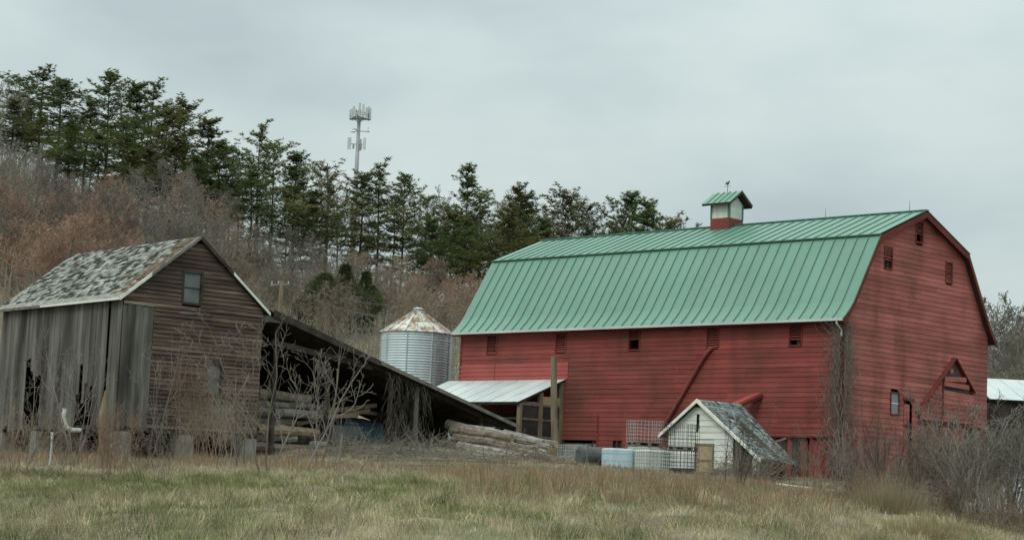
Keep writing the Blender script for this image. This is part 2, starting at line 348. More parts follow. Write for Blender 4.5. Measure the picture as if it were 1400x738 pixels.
#@@GEOM@@
# ------------------------------------------------------------------ terrain mesh
def axis(a0, a1, st, far0, far1):
    r = list(np.arange(a0, a1 + .01, st)); d = st; x = a1
    while x < far1: d *= 1.22; x += d; r.append(x)
    d = st; x = a0
    while x > far0: d *= 1.22; x -= d; r.insert(0, x)
    return np.array(r)
gx = axis(-40, 50, .42, -3500, 3500); gy = axis(8, 125, .42, -300, 4500)
GX, GY = np.meshgrid(gx, gy); GZ = ground_np(GX, GY)
nx, ny = len(gx), len(gy)
ii = (np.arange(ny - 1)[:, None] * nx + np.arange(nx - 1)[None]).ravel()
o = link('ground', fast_mesh('ground', np.c_[GX.ravel(), GY.ravel(), GZ.ravel()], np.c_[ii, ii + 1, ii + nx + 1, ii + nx], 'soil', smooth=True))
tag(o, kind='structure')

# ------------------------------------------------------------------ red barn
BO = (14.0037, 83.7722); BYAW = .8144; BW, BL = 12.6, 23.14; BB = .9
barn = empty('red_barn', (BO[0], BO[1], CZ + BB), BYAW, 'large red wooden barn with a green metal gambrel roof and white cupola', 'barn')
def bz(z): return z - BB
PR = [(0, 8.225), (.30, 8.49), (.69, 8.94), (2.65, 12.02), (6.3, 13.505)]
def prof(x, drop=0):
    x = min(x, BW - x); xs = [p[0] for p in PR]; return float(np.interp(x, xs, [p[1] for p in PR])) - drop
full = PR + [(BW - x, z) for x, z in PR[-2::-1]]
# roof deck
b = MB(); top = [(x, bz(z) - .03) for x, z in full]
bot = [(x, bz(z) - .13) for x, z in full]
for i in range(len(full) - 1):
    b.ext([(top[i][0], .02, top[i][1]), (top[i+1][0], .02, top[i+1][1]), (bot[i+1][0], .02, bot[i+1][1]), (bot[i][0], .02, bot[i][1])], (0, BL - .04, 0))
roof = b.build('roof', 'red_dark', barn)
def panel_mesh(pts, wd, mirror=False):
    b = MB(); n = len(pts)
    P = [(BW - x, z) for x, z in pts] if mirror else pts
    for i in range(n - 1):
        (x0, z0), (x1, z1) = P[i], P[i+1]
        b.poly([(x0, 0, z0), (x1, 0, z1), (x1, wd, z1), (x0, wd, z0)])
    k = len(b.f)
    for i in range(n - 1):
        (x0, z0), (x1, z1) = P[i], P[i+1]; d = Vector((x1 - x0, 0, z1 - z0)).normalized(); nr = Vector((-d.z, 0, d.x))
        if nr.z < 0: nr = -nr
        nr *= .042
        b.ext([(x0, -.015, z0), (x1, -.015, z1), (x1 + nr.x, -.015, z1 + nr.z), (x0 + nr.x, -.015, z0 + nr.z)], (0, .030, 0))
    me = b.mesh('roof_panel', 'green'); me.materials.append(MT['green_seam'])
    for i, p in enumerate(me.polygons): p.material_index = 1 if i >= k else 0
    return me
NP = 40; PWD = BL / NP
lower = [(-.05, bz(8.17)), (.15, bz(8.355)), (.30, bz(8.49)), (.50, bz(8.705)), (.69, bz(8.94)), (2.65, bz(12.02))]
upper = [(2.55, bz(12.02)), (6.3, bz(13.54))]
for mir in (False, True):
    ml, mu = panel_mesh(lower, PWD, mir), panel_mesh(upper, PWD, mir)
    for i in range(NP):
        link('roof_panel', ml, roof, (0, i * PWD, 0)); link('roof_panel', mu, roof, (0, i * PWD, .012))
MB().beam((6.3, -.03, bz(13.57)), (6.3, BL + .03, bz(13.57)), .26, .05).build('ridge_cap', 'green_seam', roof)
for xx in (2.58, BW - 2.58):
    MB().beam((xx, -.02, bz(12.045)), (xx, BL + .02, bz(12.045)), .07, .05).build('knee_flashing', 'green_seam', roof)
for yy in (-.02, BL - .02):
    b = MB()
    for i in range(len(full) - 1):
        (x0, z0), (x1, z1) = full[i], full[i+1]
        b.ext([(x0, yy, bz(z0) - .02), (x1, yy, bz(z1) - .02), (x1, yy, bz(z1) - .27), (x0, yy, bz(z0) - .27)], (0, .05, 0))
    b.build('rake_board', 'red_trim', roof)
for xx in (-.12, BW + .02):
    b = MB(); b.box((xx, .05, bz(8.06)), (xx + .10, BL - .05, bz(8.17))); b.build('gutter', 'white_metal', roof)
MB().tube([(-.06, .35, bz(8.06)), (-.06, .35, bz(7.95)), (.26, .32, bz(7.7)), (.27, .32, bz(7.45))], .045, 6).build('downspout', 'white_metal', roof)
MB().box((.04, .05, bz(8.0)), (.36, BL - .05, bz(8.045))).build('soffit', 'red_trim', roof)
for yy, h in ((.9, .45), (5.4, .42), (20.5, .4)):
    MB().tube([(6.3, yy, bz(13.58)), (6.3, yy, bz(13.60 + h))], [.014, .006], 5).build('lightning_rod', 'dark_steel', barn)
# long wall: u = -y from y = BL - .3 ; s = YE - y
YE = BL - .3; LX = .36; LA = -PI / 2; LORG = (LX, YE)
studs = MB()
for yy in np.arange(.6, YE, 1.9): studs.box((LX + .04, yy, bz(1.5)), (LX + .20, yy + .16, bz(8.0)))
studs.box((LX + .05, .5, bz(4.9)), (LX + .19, YE, bz(5.1)))
wallL = studs.build('wall', 'dark_wood', barn)
holesL = []
LV = [(20.71, 0), (16.19, 0), (11.67, 1), (7.15, 2), (2.7, 3)]
for y, k in LV: holesL.append((YE - y - .29, YE - y + .29, bz(7.13), bz(7.97)))
holesL.append((YE - 12.75, YE - 12.2, bz(2.45), bz(2.95)))         # small dark window low on the wall
holesL.append((0, YE - 13.7, bz(.5), bz(2.80)))                     # stone base
holesL.append((YE - 4.0, YE + 1, bz(.5), bz(3.2)))                  # lower planked bay
zz = bz(1.45)
while zz < bz(8.05):
    ex = RB.uniform(.205, .222); z1 = min(zz + ex, bz(8.08))
    for a, c in cut(0, YE - .30, zz, z1, holesL):
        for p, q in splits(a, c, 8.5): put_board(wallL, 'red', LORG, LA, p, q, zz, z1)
    zz += ex
def louver(parent, org, ang, s0, s1, z0, z1, nsl, drop=0, m='red_trim', slm='red_dark', top=False):
    u = Vector((math.cos(ang), math.sin(ang), 0)); n = Vector((math.sin(ang), -math.cos(ang), 0)); O = Vector((org[0], org[1], 0))
    b = MB(); W = .07
    def bx(sa, sb, za, zb, t0, t1): 
        P = O + u * sa - n * t0
        b.ext([P + Vector((0, 0, za)), P + u * (sb - sa) + Vector((0, 0, za)), P + u * (sb - sa) + Vector((0, 0, zb)), P + Vector((0, 0, zb))], n * (t0 + t1))
    bx(s0 - W, s0, z0 - W, z1 + W, .1, .05); bx(s1, s1 + W, z0 - W, z1 + W, .1, .05); bx(s0, s1, z1, z1 + W, .1, .05); bx(s0, s1, z0 - W, z0, .1, .065)
    fr = b.build('louver', m, parent)
    st = (z1 - z0) / nsl
    for i in range(drop, nsl):
        zc = z0 + (i + .5) * st; a = O + u * s0 - n * .03 + Vector((0, 0, zc)); c = a + u * (s1 - s0)
        k = MB(); t = RB.uniform(-.02, .02)
        k.poly([a + n * .05 - Vector((0, 0, .04)), c + n * .05 - Vector((0, 0, .04 + t)), c - n * .05 + Vector((0, 0, .055 - t)), a - n * .05 + Vector((0, 0, .055))])
        k.ext(k.v[:4], n * .015); k.f.pop(0); k.v = k.v[4:]; k.f = [tuple(x - 4 for x in f) for f in k.f]
        k.build('slat', slm, fr)
    return fr
for y, k in LV: louver(barn, LORG, LA, YE - y - .29, YE - y + .29, bz(7.13), bz(7.97), 8, (0, 0, 4, 0, 2)[LV.index((y, k))], slm='red')
# dark low window with sash bars
b = MB(); b.box((LX + .10, 12.2, bz(2.45)), (LX + .12, 12.75, bz(2.95))); wl_ = b.build('window', 'dark_glass', barn)
MB().box((LX - .05, 12.46, bz(2.45)), (LX + .09, 12.50, bz(2.95))).build('sash_bar', 'red_trim', wl_)
# bright red sheets above the lean-to
for a, c in ((15.65, 20.4), (20.43, YE)):
    b = MB()
    for i in range(4): z0 = bz(5.78) + i * .205; b.ext([(LX - .040, a, z0), (LX - .058, a, z0 + .03), (LX - .040, a, z0 + .2), (LX - .036, a, z0 + .2), (LX - .036, a, z0)], (0, c - a, 0))
    b.build('red_sheet', 'red_sheet', barn)
# corner boards and door trims
MB().box((LX - .05, .26, bz(1.3)), (LX + .1, .42, bz(8.1))).build('corner_board', 'red_trim', barn)
MB().box((LX - .05, YE - .10, bz(1.9)), (LX + .1, YE + .02, bz(8.1))).build('corner_board', 'red_trim', barn)
MB().box((LX - .048, 13.63, bz(1.9)), (LX + .02, 13.76, bz(4.1))).build('door_trim', 'red_trim', barn)
# lower bay near the corner: vertical grey-brown planks, ledge, bright red door
for i, yy in enumerate(np.arange(.45, 3.95, .26)):
    if .75 < yy < 1.85: continue
    put_board(wallL, 'red_dark' if i % 3 else 'red', (LX + .05, YE), LA, YE - yy - .25, YE - yy, bz(1.2), bz(3.17), .025, False)
MB().box((LX - .12, .42, bz(3.17)), (LX + .06, 4.05, bz(3.24))).build('ledge', 'red_trim', barn)
dr = MB().box((LX - .01, .76, bz(1.42)), (LX + .03, 1.86, bz(3.12))).build('door', 'red_door', barn)
for yy in (.80, 1.72): MB().box((LX - .03, yy, bz(1.44)), (LX - .012, yy + .1, bz(3.1))).build('batten', 'red_door', dr)
MB().box((LX - .04, 1.62, bz(2.2)), (LX - .03, 1.67, bz(2.36))).build('handle', 'dark_steel', dr)
# stone base along the long wall
def stones(parent, org, ang, s0, s1, zlo, zhi, seed, sz=.34):
    r = random.Random(seed); u = Vector((math.cos(ang), math.sin(ang), 0)); n = Vector((math.sin(ang), -math.cos(ang), 0)); O = Vector((org[0], org[1], 0))
    b = MB(); P = O + u * s0 - n * .35
    b.ext([P + Vector((0, 0, zlo)), P + u * (s1 - s0) + Vector((0, 0, zlo)), P + u * (s1 - s0) + Vector((0, 0, zhi)), P + Vector((0, 0, zhi))], n * .36)
    fd = b.build('foundation', 'mortar', parent)
    vs = []
    for k in range(4):
        m = MB(); pts = []
        for a in range(6):
            t = 2 * PI * a / 6 + r.uniform(-.25, .25); q = r.uniform(.42, .56); pts.append((math.cos(t) * q, 0, math.sin(t) * q))
        m.v = pts + [(x * .72, -.5, z * .72) for x, y, z in pts]
        m.f = [tuple(range(6, 12))] + [(i, (i + 1) % 6, 6 + (i + 1) % 6, 6 + i) for i in range(6)]
        vs.append(m.mesh('stone', 'stone'))
    z = zlo
    while z < zhi - .06:
        h = min(r.uniform(.18, .30), zhi - z); s = s0
        while s < s1 - .1:
            wd = min(r.uniform(.24, .55), s1 - s); p = O + u * (s + wd / 2) + n * .005
            link('stone', r.choice(vs), fd, (p.x, p.y, z + h / 2), (0, r.uniform(-.15, .15), ang), (wd * 1.02, .16, h * 1.02)); s += wd
        z += h
    return fd
stones(barn, (LX + .02, YE), LA, YE - 16.2, YE - 13.75, bz(1.9), bz(2.80), 3)
# gable wall (u = +x)
GYY = .31; GORG = (0, GYY); GA = 0.
b = MB()
for xx in np.arange(.5, BW - .4, 1.6): b.box((xx, GYY + .05, bz(1.7)), (xx + .16, GYY + .21, bz(prof(xx + .08, .45))))
b.box((.4, GYY + .06, bz(8.0)), (BW - .4, GYY + .2, bz(8.2)))
wallG = b.build('wall', 'dark_wood', barn)
GLV = [(5.92, 6.42, 12.15, 13.0, 1), (3.42, 3.97, 10.70, 11.58, 2), (8.47, 8.95, 10.63, 11.48, 0)]
holesG = [(a, c, bz(z0), bz(z1)) for a, c, z0, z1, k in GLV]
holesG += [(4.12, 4.72, bz(4.42), bz(5.32)), (5.15, 5.85, bz(2.5), bz(5.08)), (10.25, 11.2, bz(3.45), bz(4.1))]
zz = bz(1.82)
while zz < bz(13.2):
    ex = RB.uniform(.205, .225); z1 = zz + ex
    def ends(z):
        lo = .36
        if z > bz(8.0):
            f = lambda x: bz(prof(x, .16)); lo = float(np.interp(z, [f(p[0]) for p in PR], [p[0] for p in PR])) if z < f(6.3) else 6.3
        lo = max(lo, .36); return lo, BW - lo
    (a0, c0), (a1, c1) = ends(zz), ends(z1)
    if c0 - a0 < .3: break
    if a1 - a0 < .01:
        for p0, q0 in cut(a0, c0, zz, z1, holesG):
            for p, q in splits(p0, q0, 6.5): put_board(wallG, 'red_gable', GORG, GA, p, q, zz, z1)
    else:
        sp = cut(a0, c0, zz, z1, holesG)
        if sp and len(sp) == 1:
            mids = [x for x in (splits(a1 + .1, c1 - .1, 6.0)[0][1],) if a1 + .2 < x < c1 - .2]
            cuts_ = [None] + mids + [None]
            for i in range(len(cuts_) - 1):
                l, r_ = cuts_[i], cuts_[i+1]
                slant_board(wallG, 'red_gable', GORG, GA, a0 if l is None else l, c0 if r_ is None else r_ - .004, a1 if l is None else l, c1 if r_ is None else r_ - .004, zz, z1 + .012)
        else:
            for i, (p, q) in enumerate(sp):
                slant_board(wallG, 'red_gable', GORG, GA, p, q, a1 if i == 0 else p, c1 if i == len(sp) - 1 else q, zz, z1 + .012)
    zz += ex
for a, c, z0, z1, k in GLV: louver(barn, GORG, GA, a, c, bz(z0), bz(z1), 8, 0 if k == 0 else 3, slm='red_gable')
# white-sashed window
gw = MB(); 
for a0, a1, z0, z1 in ((4.06, 4.12, 4.36, 5.38), (4.72, 4.78, 4.36, 5.38), (4.12, 4.72, 5.32, 5.38), (4.12, 4.72, 4.36, 4.42)): gw.box((a0, GYY - .06, bz(z0)), (a1, GYY + .08, bz(z1)))
gw = gw.build('window', 'red_trim', barn)
for z0, z1 in ((4.42, 4.85), (4.89, 5.32)):
    MB().box((4.12, GYY - .005, bz(z0)), (4.72, GYY + .01, bz(z1))).build('pane', 'pale_tarp', gw)
MB().box((4.12, GYY - .02, bz(4.85)), (4.72, GYY + .02, bz(4.89))).build('sash_bar', 'white_board', gw)
# half open door with dark gap
gd = MB().box((5.15, GYY - .07, bz(2.5)), (5.55, GYY - .03, bz(4.9))).build('door', 'red_gable', barn)
MB().box((5.15, GYY - .09, bz(3.9)), (5.55, GYY - .072, bz(4.02))).build('batten', 'red_trim', gd)
MB().box((5.05, GYY - .08, bz(5.1)), (5.95, GYY + .02, bz(5.2))).build('door_trim', 'red_trim', barn)
# ledge and lower red panels
MB().box((6.3, GYY - .16, bz(4.12)), (BW - .4, GYY - .0, bz(4.2))).build('ledge', 'red_trim', barn)
for a, c, z0, z1 in ((6.5, 7.95, 3.1, 4.05), (8.1, 10.0, 3.15, 4.05), (6.6, 8.6, 1.95, 2.95), (9.0, 10.6, 1.9, 2.9)):
    pn = MB().box((a, GYY - .075, bz(z0)), (c, GYY - .036, bz(z1))).build('wall_panel', 'red_gable', barn)
    for q in np.arange(a + .3, c - .1, .33): MB().box((q, GYY - .085, bz(z0)), (q + .02, GYY - .077, bz(z1))).build('batten', 'red_trim', pn)
MB().box((7.96, GYY - .09, bz(2.0)), (8.09, GYY - .02, bz(4.1))).build('post', 'red_dark', barn)
MB().box((8.65, GYY - .09, bz(1.85)), (8.95, GYY - .02, bz(3.1))).build('post', 'red_dark', barn)
# projecting hay hood with a long left slope and broken boards
hood = MB(); D = .20
for (p, q) in (((9.13, 7.24), (6.1, 4.62)), ((9.13, 7.24), (10.86, 5.76))):
    dx, dz = q[0] - p[0], q[1] - p[1]; l = math.hypot(dx, dz); nrm = (-dz / l * .045, dx / l * .045)
    if nrm[1] < 0: nrm = (-nrm[0], -nrm[1])
    hood.ext([(p[0], GYY - D - .06, bz(p[1])), (q[0], GYY - D - .06, bz(q[1])), (q[0] - nrm[0], GYY - D - .06, bz(q[1]) - nrm[1]), (p[0] - nrm[0], GYY - D - .06, bz(p[1]) - nrm[1])], (0, D + .04, 0))
hood.ext([(8.12, GYY - D, bz(4.25)), (8.2, GYY - D, bz(4.25)), (8.2, GYY - D, bz(6.1)), (8.12, GYY - D, bz(6.05))], (0, D - .03, 0))
hood.ext([(10.7, GYY - D, bz(4.25)), (10.78, GYY - D, bz(4.25)), (10.78, GYY - D, bz(5.75)), (10.7, GYY - D, bz(5.8))], (0, D - .03, 0))
hood.box((8.2, GYY - D, bz(4.25)), (10.7, GYY - .04, bz(4.31)))
hd = hood.build('hay_hood', 'red_trim', barn)
MB().ext([(8.3, GYY - .075, bz(6.25)), (9.9, GYY - .075, bz(6.25)), (9.13, GYY - .075, bz(7.08))], (0, .03, 0)).build('shade_sheet', 'dark_steel', hd)  # dark sheet over the wall boards, standing in for shade behind broken boards
MB().box((8.25, GYY - .07, bz(5.55)), (10.65, GYY - .045, bz(6.0))).build('shade_sheet', 'dark_steel', hd)  # second dark sheet, shade of the missing course given as plain colour
zz = bz(4.3)
while zz < bz(6.9):
    z1 = zz + .2; zr = zz + BB + .2
    def hx(z): return (max(8.16, 9.13 - (7.1 - z) / (2.62 / 3.03)), min(10.74, 9.13 + (7.1 - z) / (1.48 / 1.73)))
    a, c = hx(zr); i = round((zz - bz(4.3)) / .2)
    if i == 7: a += 0; zz += .2; continue           # a missing course
    if zr > 6.45: c = a + (c - a) * .25 if i % 2 else a
    if c - a > .15:
        o = put_board(hd, 'red_gable', (0, GYY - D), 0., a, c, zz, z1, .03)
        if i in (6, 8, 9): o.rotation_euler[1] = RB.uniform(-.05, .05)
    zz += .2
zz = bz(4.3)
while zz < bz(6.0):
    zr = zz + BB + .2; a = max(6.3, 9.0 - (7.0 - zr) / (2.62 / 3.03))
    if 8.1 - a > .1: put_board(hd, 'red_gable', (0, GYY - .12), 0., a, 8.11, zz, zz + .2, .03)
    zz += .2
stones(barn, (0, GYY - .02), 0., .35, BW - .35, bz(.35), bz(1.80), 5)
# other walls
b = MB(); b.box((BW - .40, .3, bz(.3)), (BW - .36, YE, bz(8.05))); b.build('wall', 'red', barn)
b = MB(); b.ext([(.4, YE - .04, bz(1.5)), (BW - .4, YE - .04, bz(1.5))] + [(x, YE - .04, bz(z) - .14) for x, z in full[::-1] if .4 < x < BW - .4], (0, .04, 0)); b.build('wall', 'red', barn)
MB().tube([(LX - .10, 7.10, bz(7.10)), (LX - .12, 7.25, bz(7.0)), (LX - .13, 7.6, bz(6.6)), (LX - .13, 9.9, bz(3.3))], .085, 8).build('pipe', 'red', barn)
b = MB(); b.beam((LX - .02, 4.6, bz(5.05)), (LX - 2.0, 5.2, bz(4.15)), .55, .10); b.build('chute', 'red_sheet', barn)
MB().beam((LX - .05, 4.35, bz(5.0)), (LX - 2.0, 4.95, bz(4.1)), .05, .22).build('chute_side', 'red_trim', barn)
# cupola on the ridge
cy0 = 11.1; cw = .56
def cupo(a0): return a0
cup = MB().box((6.3 - cw, cy0 - cw, bz(12.9)), (6.3 + cw, cy0 + cw, bz(13.86))).build('cupola', 'red', barn)
c2 = cw - .04; zb0, zt0 = bz(13.86), bz(14.62)
b = MB().box((6.3 - c2, cy0 - c2, zb0 - .02), (6.3 + c2, cy0 + c2, zt0)); 
b.ext([(6.3 - c2, cy0 - c2, zt0 - .02), (6.3 + c2, cy0 - c2, zt0 - .02), (6.3, cy0 - c2, zt0 + .40)], (0, 2 * c2, 0)); b.build('cupola_core', 'white_board', cup)
for k in range(8):
    a = -c2 + k * (2 * c2 / 8)
    for (org, ang) in (((6.3 - c2 - .004, cy0), -PI / 2), ((6.3, cy0 - c2 - .004), 0.)):
        zt = zt0 if ang else zt0 + .36 * (1 - abs(a + .07) / c2)
        put_board(cup, 'white_board', org, ang, a + .004, a + 2 * c2 / 8, zb0 + .03, zt, .016, False, 'plank')
for (sx, sy) in ((-1, -1), (1, -1), (-1, 1)):
    MB().box((6.3 + sx * c2 - .05, cy0 + sy * c2 - .05, zb0), (6.3 + sx * c2 + .05, cy0 + sy * c2 + .05, zt0)).build('corner_post', 'green_seam', cup)
ov = .34
for sx in (-1, 1):
    p = (6.3, zt0 + .55); q = (6.3 + sx * (c2 + ov), zt0 + .55 - (c2 + ov) * .70)
    b = MB().ext([(p[0], cy0 - c2 - ov, p[1]), (q[0], cy0 - c2 - ov, q[1]), (q[0], cy0 - c2 - ov, q[1] - .10), (p[0], cy0 - c2 - ov, p[1] - .10)], (0, 2 * (c2 + ov), 0)); cr_ = b.build('cupola_roof', 'red_dark', cup)
    for k in range(5):
        y0 = cy0 - c2 - ov - .02 + k * (2 * (c2 + ov) + .04) / 5; wd = (2 * (c2 + ov) + .04) / 5
        b = MB(); ex = sx * .03
        b.ext([(p[0], y0, p[1] + .012), (q[0] + ex, y0, q[1] - .008), (q[0] + ex, y0, q[1] + .012), (p[0], y0, p[1] + .032)], (0, wd - .003, 0))
        b.ext([(p[0], y0, p[1] + .032), (q[0] + ex, y0, q[1] + .012), (q[0] + ex, y0, q[1] + .06), (p[0], y0, p[1] + .08)], (0, .03, 0))
        b.build('cupola_panel', 'green', cup)
MB().tube([(6.3, cy0, zt0 + .55), (6.3, cy0, zt0 + 1.12)], [.018, .010], 6).build('vane_rod', 'dark_steel', cup)
b = MB(); zz = zt0 + 1.0
rooster = [(-.20, 0), (-.12, .04), (-.16, .14), (-.06, .10), (.02, .06), (.07, .16), (.11, .20), (.13, .15), (.17, .13), (.11, .08), (.08, -.02), (.0, -.06), (-.10, -.05)]
b.ext([(6.3 - .01, cy0 - x * .8, zz + z * .8) for x, z in rooster], (.02, 0, 0)); b.beam((6.3, cy0 - .2, zz - .12), (6.3, cy0 + .2, zz - .12), .015, .015); b.build('weather_vane', 'dark_steel', cup)
# lean-to with a white metal roof against the long wall
lx0, y0, y1 = -2.87, 15.78, 23.6; zl, zh = bz(4.55), bz(5.80)
nP = 8
lr = MB().ext([(lx0 + .05, y0 + .05, zl - .11), (LX - .05, y0 + .05, zh - .11), (LX - .05, y0 + .05, zh - .02), (lx0 + .05, y0 + .05, zl - .02)], (0, y1 - y0 - .1, 0)).build('lean_to', 'dark_wood', barn)
for i in range(nP):
    a = y0 + i * (y1 - y0) / nP; c = a + (y1 - y0) / nP - .004; b = MB()
    b.ext([(lx0, a, zl - .012), (LX - .03, a, zh - .012), (LX - .03, a, zh), (lx0, a, zl)], (0, c - a, 0)); b.ext([(lx0, a, zl), (LX - .03, a, zh), (LX - .03, a, zh + .018), (lx0, a, zl + .018)], (0, .025, 0))
    b.build('lean_to_panel', 'white_metal', lr)
for xx, yy in ((-2.6, 15.95), (LX - .12, 15.95), (-2.6, 18.5), (-2.6, 21.0), (-2.6, 23.3), (-1.2, 15.95)):
    zt = zl + (xx - lx0) * (zh - zl) / (LX - lx0) - .12
    MB().box((xx - .09, yy - .09, bz(1.7)), (xx + .09, yy + .09, zt)).build('lean_to_post', 'wood_post', lr)
for z in (2.95, 3.75, 4.42):
    MB().box((-2.51, 15.92, bz(z)), (LX - .21, 15.99, bz(z) + .09)).build('lean_to_rail', 'wood_post', lr)
for z in (2.95, 3.75, 4.40): MB().box((-2.64, 16.05, bz(z)), (-2.57, 23.2, bz(z) + .09)).build('lean_to_rail', 'dark_wood', lr)
for a, c in ((-2.5, -1.3), (-1.1, LX - .2)):
    for z0, z1, m in ((2.05, 2.93, 'tan_wood'), (3.05, 3.74, 'dark_glass'), (3.85, 4.41, 'dark_glass'), (4.52, 4.9, 'glass' if a < -2 else 'tan_wood')):
        if z1 == 4.9 and a < -2: z1 = 4.60
        MB().box((a, 15.955, bz(z0)), (c, 15.97, bz(z1))).build('lean_to_pane' if 'glass' in m else 'lean_to_plywood', m, lr)
for k, yy in enumerate(np.arange(16.1, 23.2, .3)):
    put_board(lr, 'dark_wood', (-2.58, 23.3), -PI / 2, 23.3 - yy - .29, 23.3 - yy, bz(1.8), bz(2.9), .02, False, 'plank')
MB().box((LX - .02 - .9, 16.3, bz(1.9)), (LX - .3, 23.2, bz(4.0))).build('lean_to_back', 'dark_wood', lr)
#@@HOUSE@@
# ------------------------------------------------------------------ old granary on piers
HO = (-13.778, 70.806); HYAW = .692; HW, HL = 6.2, 9.77; HB = .7
def hz(z): return z - HB
house = empty('old_granary', (HO[0], HO[1], CZ + HB), HYAW, 'weathered brown clapboard outbuilding on concrete piers with a patchy shingle roof', 'outbuilding')
ZE, ZR, ZF = 6.62, 9.12, 2.12
SLH = (ZR - ZE) / (HW / 2)
rf = MB()
for sx in (0, 1):
    X = lambda x: HW - x if sx else x
    rf.ext([(X(0.02), .03, hz(ZE) - .10), (X(HW / 2), .03, hz(ZR) - .10), (X(HW / 2), .03, hz(ZR) - .03), (X(0.02), .03, hz(ZE) - .03)], (0, HL - .06, 0))
rfo = rf.build('roof', 'dark_wood', house)
def shingle_mesh(name, P0, du, dv, nrm, lu, lv, wd, ex, colf, seed, sag=None, th=.022, skip=None):
    r = np.random.RandomState(seed); V = []; T = []; C = []
    rows = int(lv / ex); P0, du, dv, nrm = map(np.array, (P0, du, dv, nrm)); q = 0
    for i in range(rows):
        u = -r.uniform(0, wd)
        while u < lu:
            w2 = wd * r.uniform(.75, 1.2); a, c = max(u, 0), min(u + w2, lu); u += w2
            if c - a < .03: continue
            if skip and skip(a / lu, i / rows, r): continue
            v0 = i * ex + r.uniform(-.012, .012); v1 = min(i * ex + ex * 1.5, lv); t = th * r.uniform(.6, 2.0); tl = r.uniform(-.01, .01)
            pts = []
            for (uu, vv, hh) in ((a + .004, v0, t + tl), (c - .004, v0 + tl, t - tl), (c - .004, v1, .004), (a + .004, v1, .004), (a + .004, v0, 0), (c - .004, v0, 0)):
                p = P0 + du * uu + dv * vv + nrm * hh
                if sag: p = p + np.array([0, 0, sag(uu / lu, vv / lv)])
                pts.append(p)
            V += pts; T += [(q, q+1, q+2), (q, q+2, q+3), (q+4, q+5, q+1), (q+4, q+1, q), (q+4, q, q+3), (q+5, q+2, q+1)]
            C += [colf(a / lu, i / rows, r)] * 6; q += 6
    return fast_mesh(name, V, T, 'slate', np.array(C))
def hcol(u, v, r):
    x = vnoise(np.array([u * 34.]), np.array([v * 20.]), 3)[0] * .45 + r.uniform(0, 1) * .5
    if v < .07 or u > .985: c = np.array([.40, .40, .37])
    elif u > .86 and r.uniform() < .75 * (u - .80) / .15: c = np.array([.21, .15, .11]) * r.uniform(.6, 1.4)
    elif x > .52: c = np.array([.40, .41, .38]) * r.uniform(.75, 1.2)
    elif x > .40: c = np.array([.20, .205, .185]) * r.uniform(.7, 1.3)
    else: c = np.array([.055, .060, .048]) * r.uniform(.6, 1.4)
    return c
sl = math.hypot(HW / 2, ZR - ZE); sv = np.array([HW / 2, 0, ZR - ZE]) / sl; nv = np.array([-(ZR - ZE), 0, HW / 2]) / sl
me = shingle_mesh('shingles', (-.04, HL, hz(ZE) - .05), (0, -1, 0), sv, nv, HL, sl + .05, .20, .155, hcol, 4, th=.03)
tag(link('shingles', me, rfo), kind='stuff')
sv2 = sv * np.array([-1, 1, 1]); nv2 = nv * np.array([-1, 1, 1])
me = shingle_mesh('shingles', (HW + .04, 0, hz(ZE) - .05), (0, 1, 0), sv2, nv2, HL, sl + .05, .20, .155, hcol, 9, th=.03)
tag(link('shingles', me, rfo), kind='stuff')
def rake(xa, za, xb, zb, m, dpt=.2, y=-.05):
    MB().ext([(xa, y, hz(za)), (xb, y, hz(zb)), (xb, y, hz(zb) - dpt), (xa, y, hz(za) - dpt)], (0, .045, 0)).build('rake_board', m, rfo)
rake(-.04, ZE - .01, 1.15, ZE + .95, 'white_board', .13); rake(1.16, ZE + .955, 3.1, ZR + .02, 'grey_wood', .13)
rake(3.1, ZR + .02, 4.55, ZR - 1.16, 'dark_wood', .16); rake(4.56, ZR - 1.165, 6.25, ZE - .03, 'white_board', .11)
MB().box((-.09, .0, hz(ZE) - .13), (-.045, HL * .62, hz(ZE) - .045)).build('eave_board', 'white_board', rfo)
MB().box((-.085, HL * .62 + .02, hz(ZE) - .14), (-.04, HL, hz(ZE) - .05)).build('eave_board', 'grey_wood', rfo)
# gable wall, clapboards
GX0, GX1, GY0 = .18, HW - .18, .14
fr = MB()
for xx in (GX0 + .02, 2.2, 3.9, GX1 - .18): fr.box((xx, GY0 + .03, hz(ZF)), (xx + .15, GY0 + .18, hz(ZE)))
fr.box((GX0, GY0 + .03, hz(ZF) - .22), (GX1, GY0 + .22, hz(ZF)))
wg = fr.build('wall', 'dark_wood', house)
hw = [(2.54, 3.33, hz(6.62), hz(7.78)), (3.72, 4.38, hz(3.4), hz(4.5))]
zz = hz(ZF) - .06
while zz < hz(ZR) - .3:
    ex = RB.uniform(.145, .165); z1 = zz + ex
    def he(z): 
        k = max(GX0, (z - hz(ZE) + .12) / SLH); return k, HW - k
    a0, c0 = he(zz); a1, c1 = he(z1)
    if c1 - a1 < .25: break
    if zz < hz(6.30): a0 = a1 = 1.42
    for p, q in cut(a0, c0, zz, z1, hw):
        if a1 - he(zz)[0] < .005 or zz < hz(6.30):
            for s_, e_ in splits(p, q, 3.8): put_board(wg, 'brown_board', (0, GY0), 0., s_, e_, zz, z1, .040, jit=.02, lift=-.016)
        else:
            slant_board(wg, 'brown_board', (0, GY0), 0., p, q, a1 if abs(p - a0) < .01 else p, c1 if abs(q - c0) < .01 else q, zz, z1 - .014, .040)
    zz += ex
xx = GX0
while xx < 1.40:
    wd = RB.uniform(.15, .2); put_board(wg, 'grey_board', (0, GY0 - .005), 0., xx, min(xx + wd, 1.41), hz(ZF) - RB.uniform(.05, .22), hz(6.32 + .1 * RB.random()), .022, False, jit=.02); xx += wd
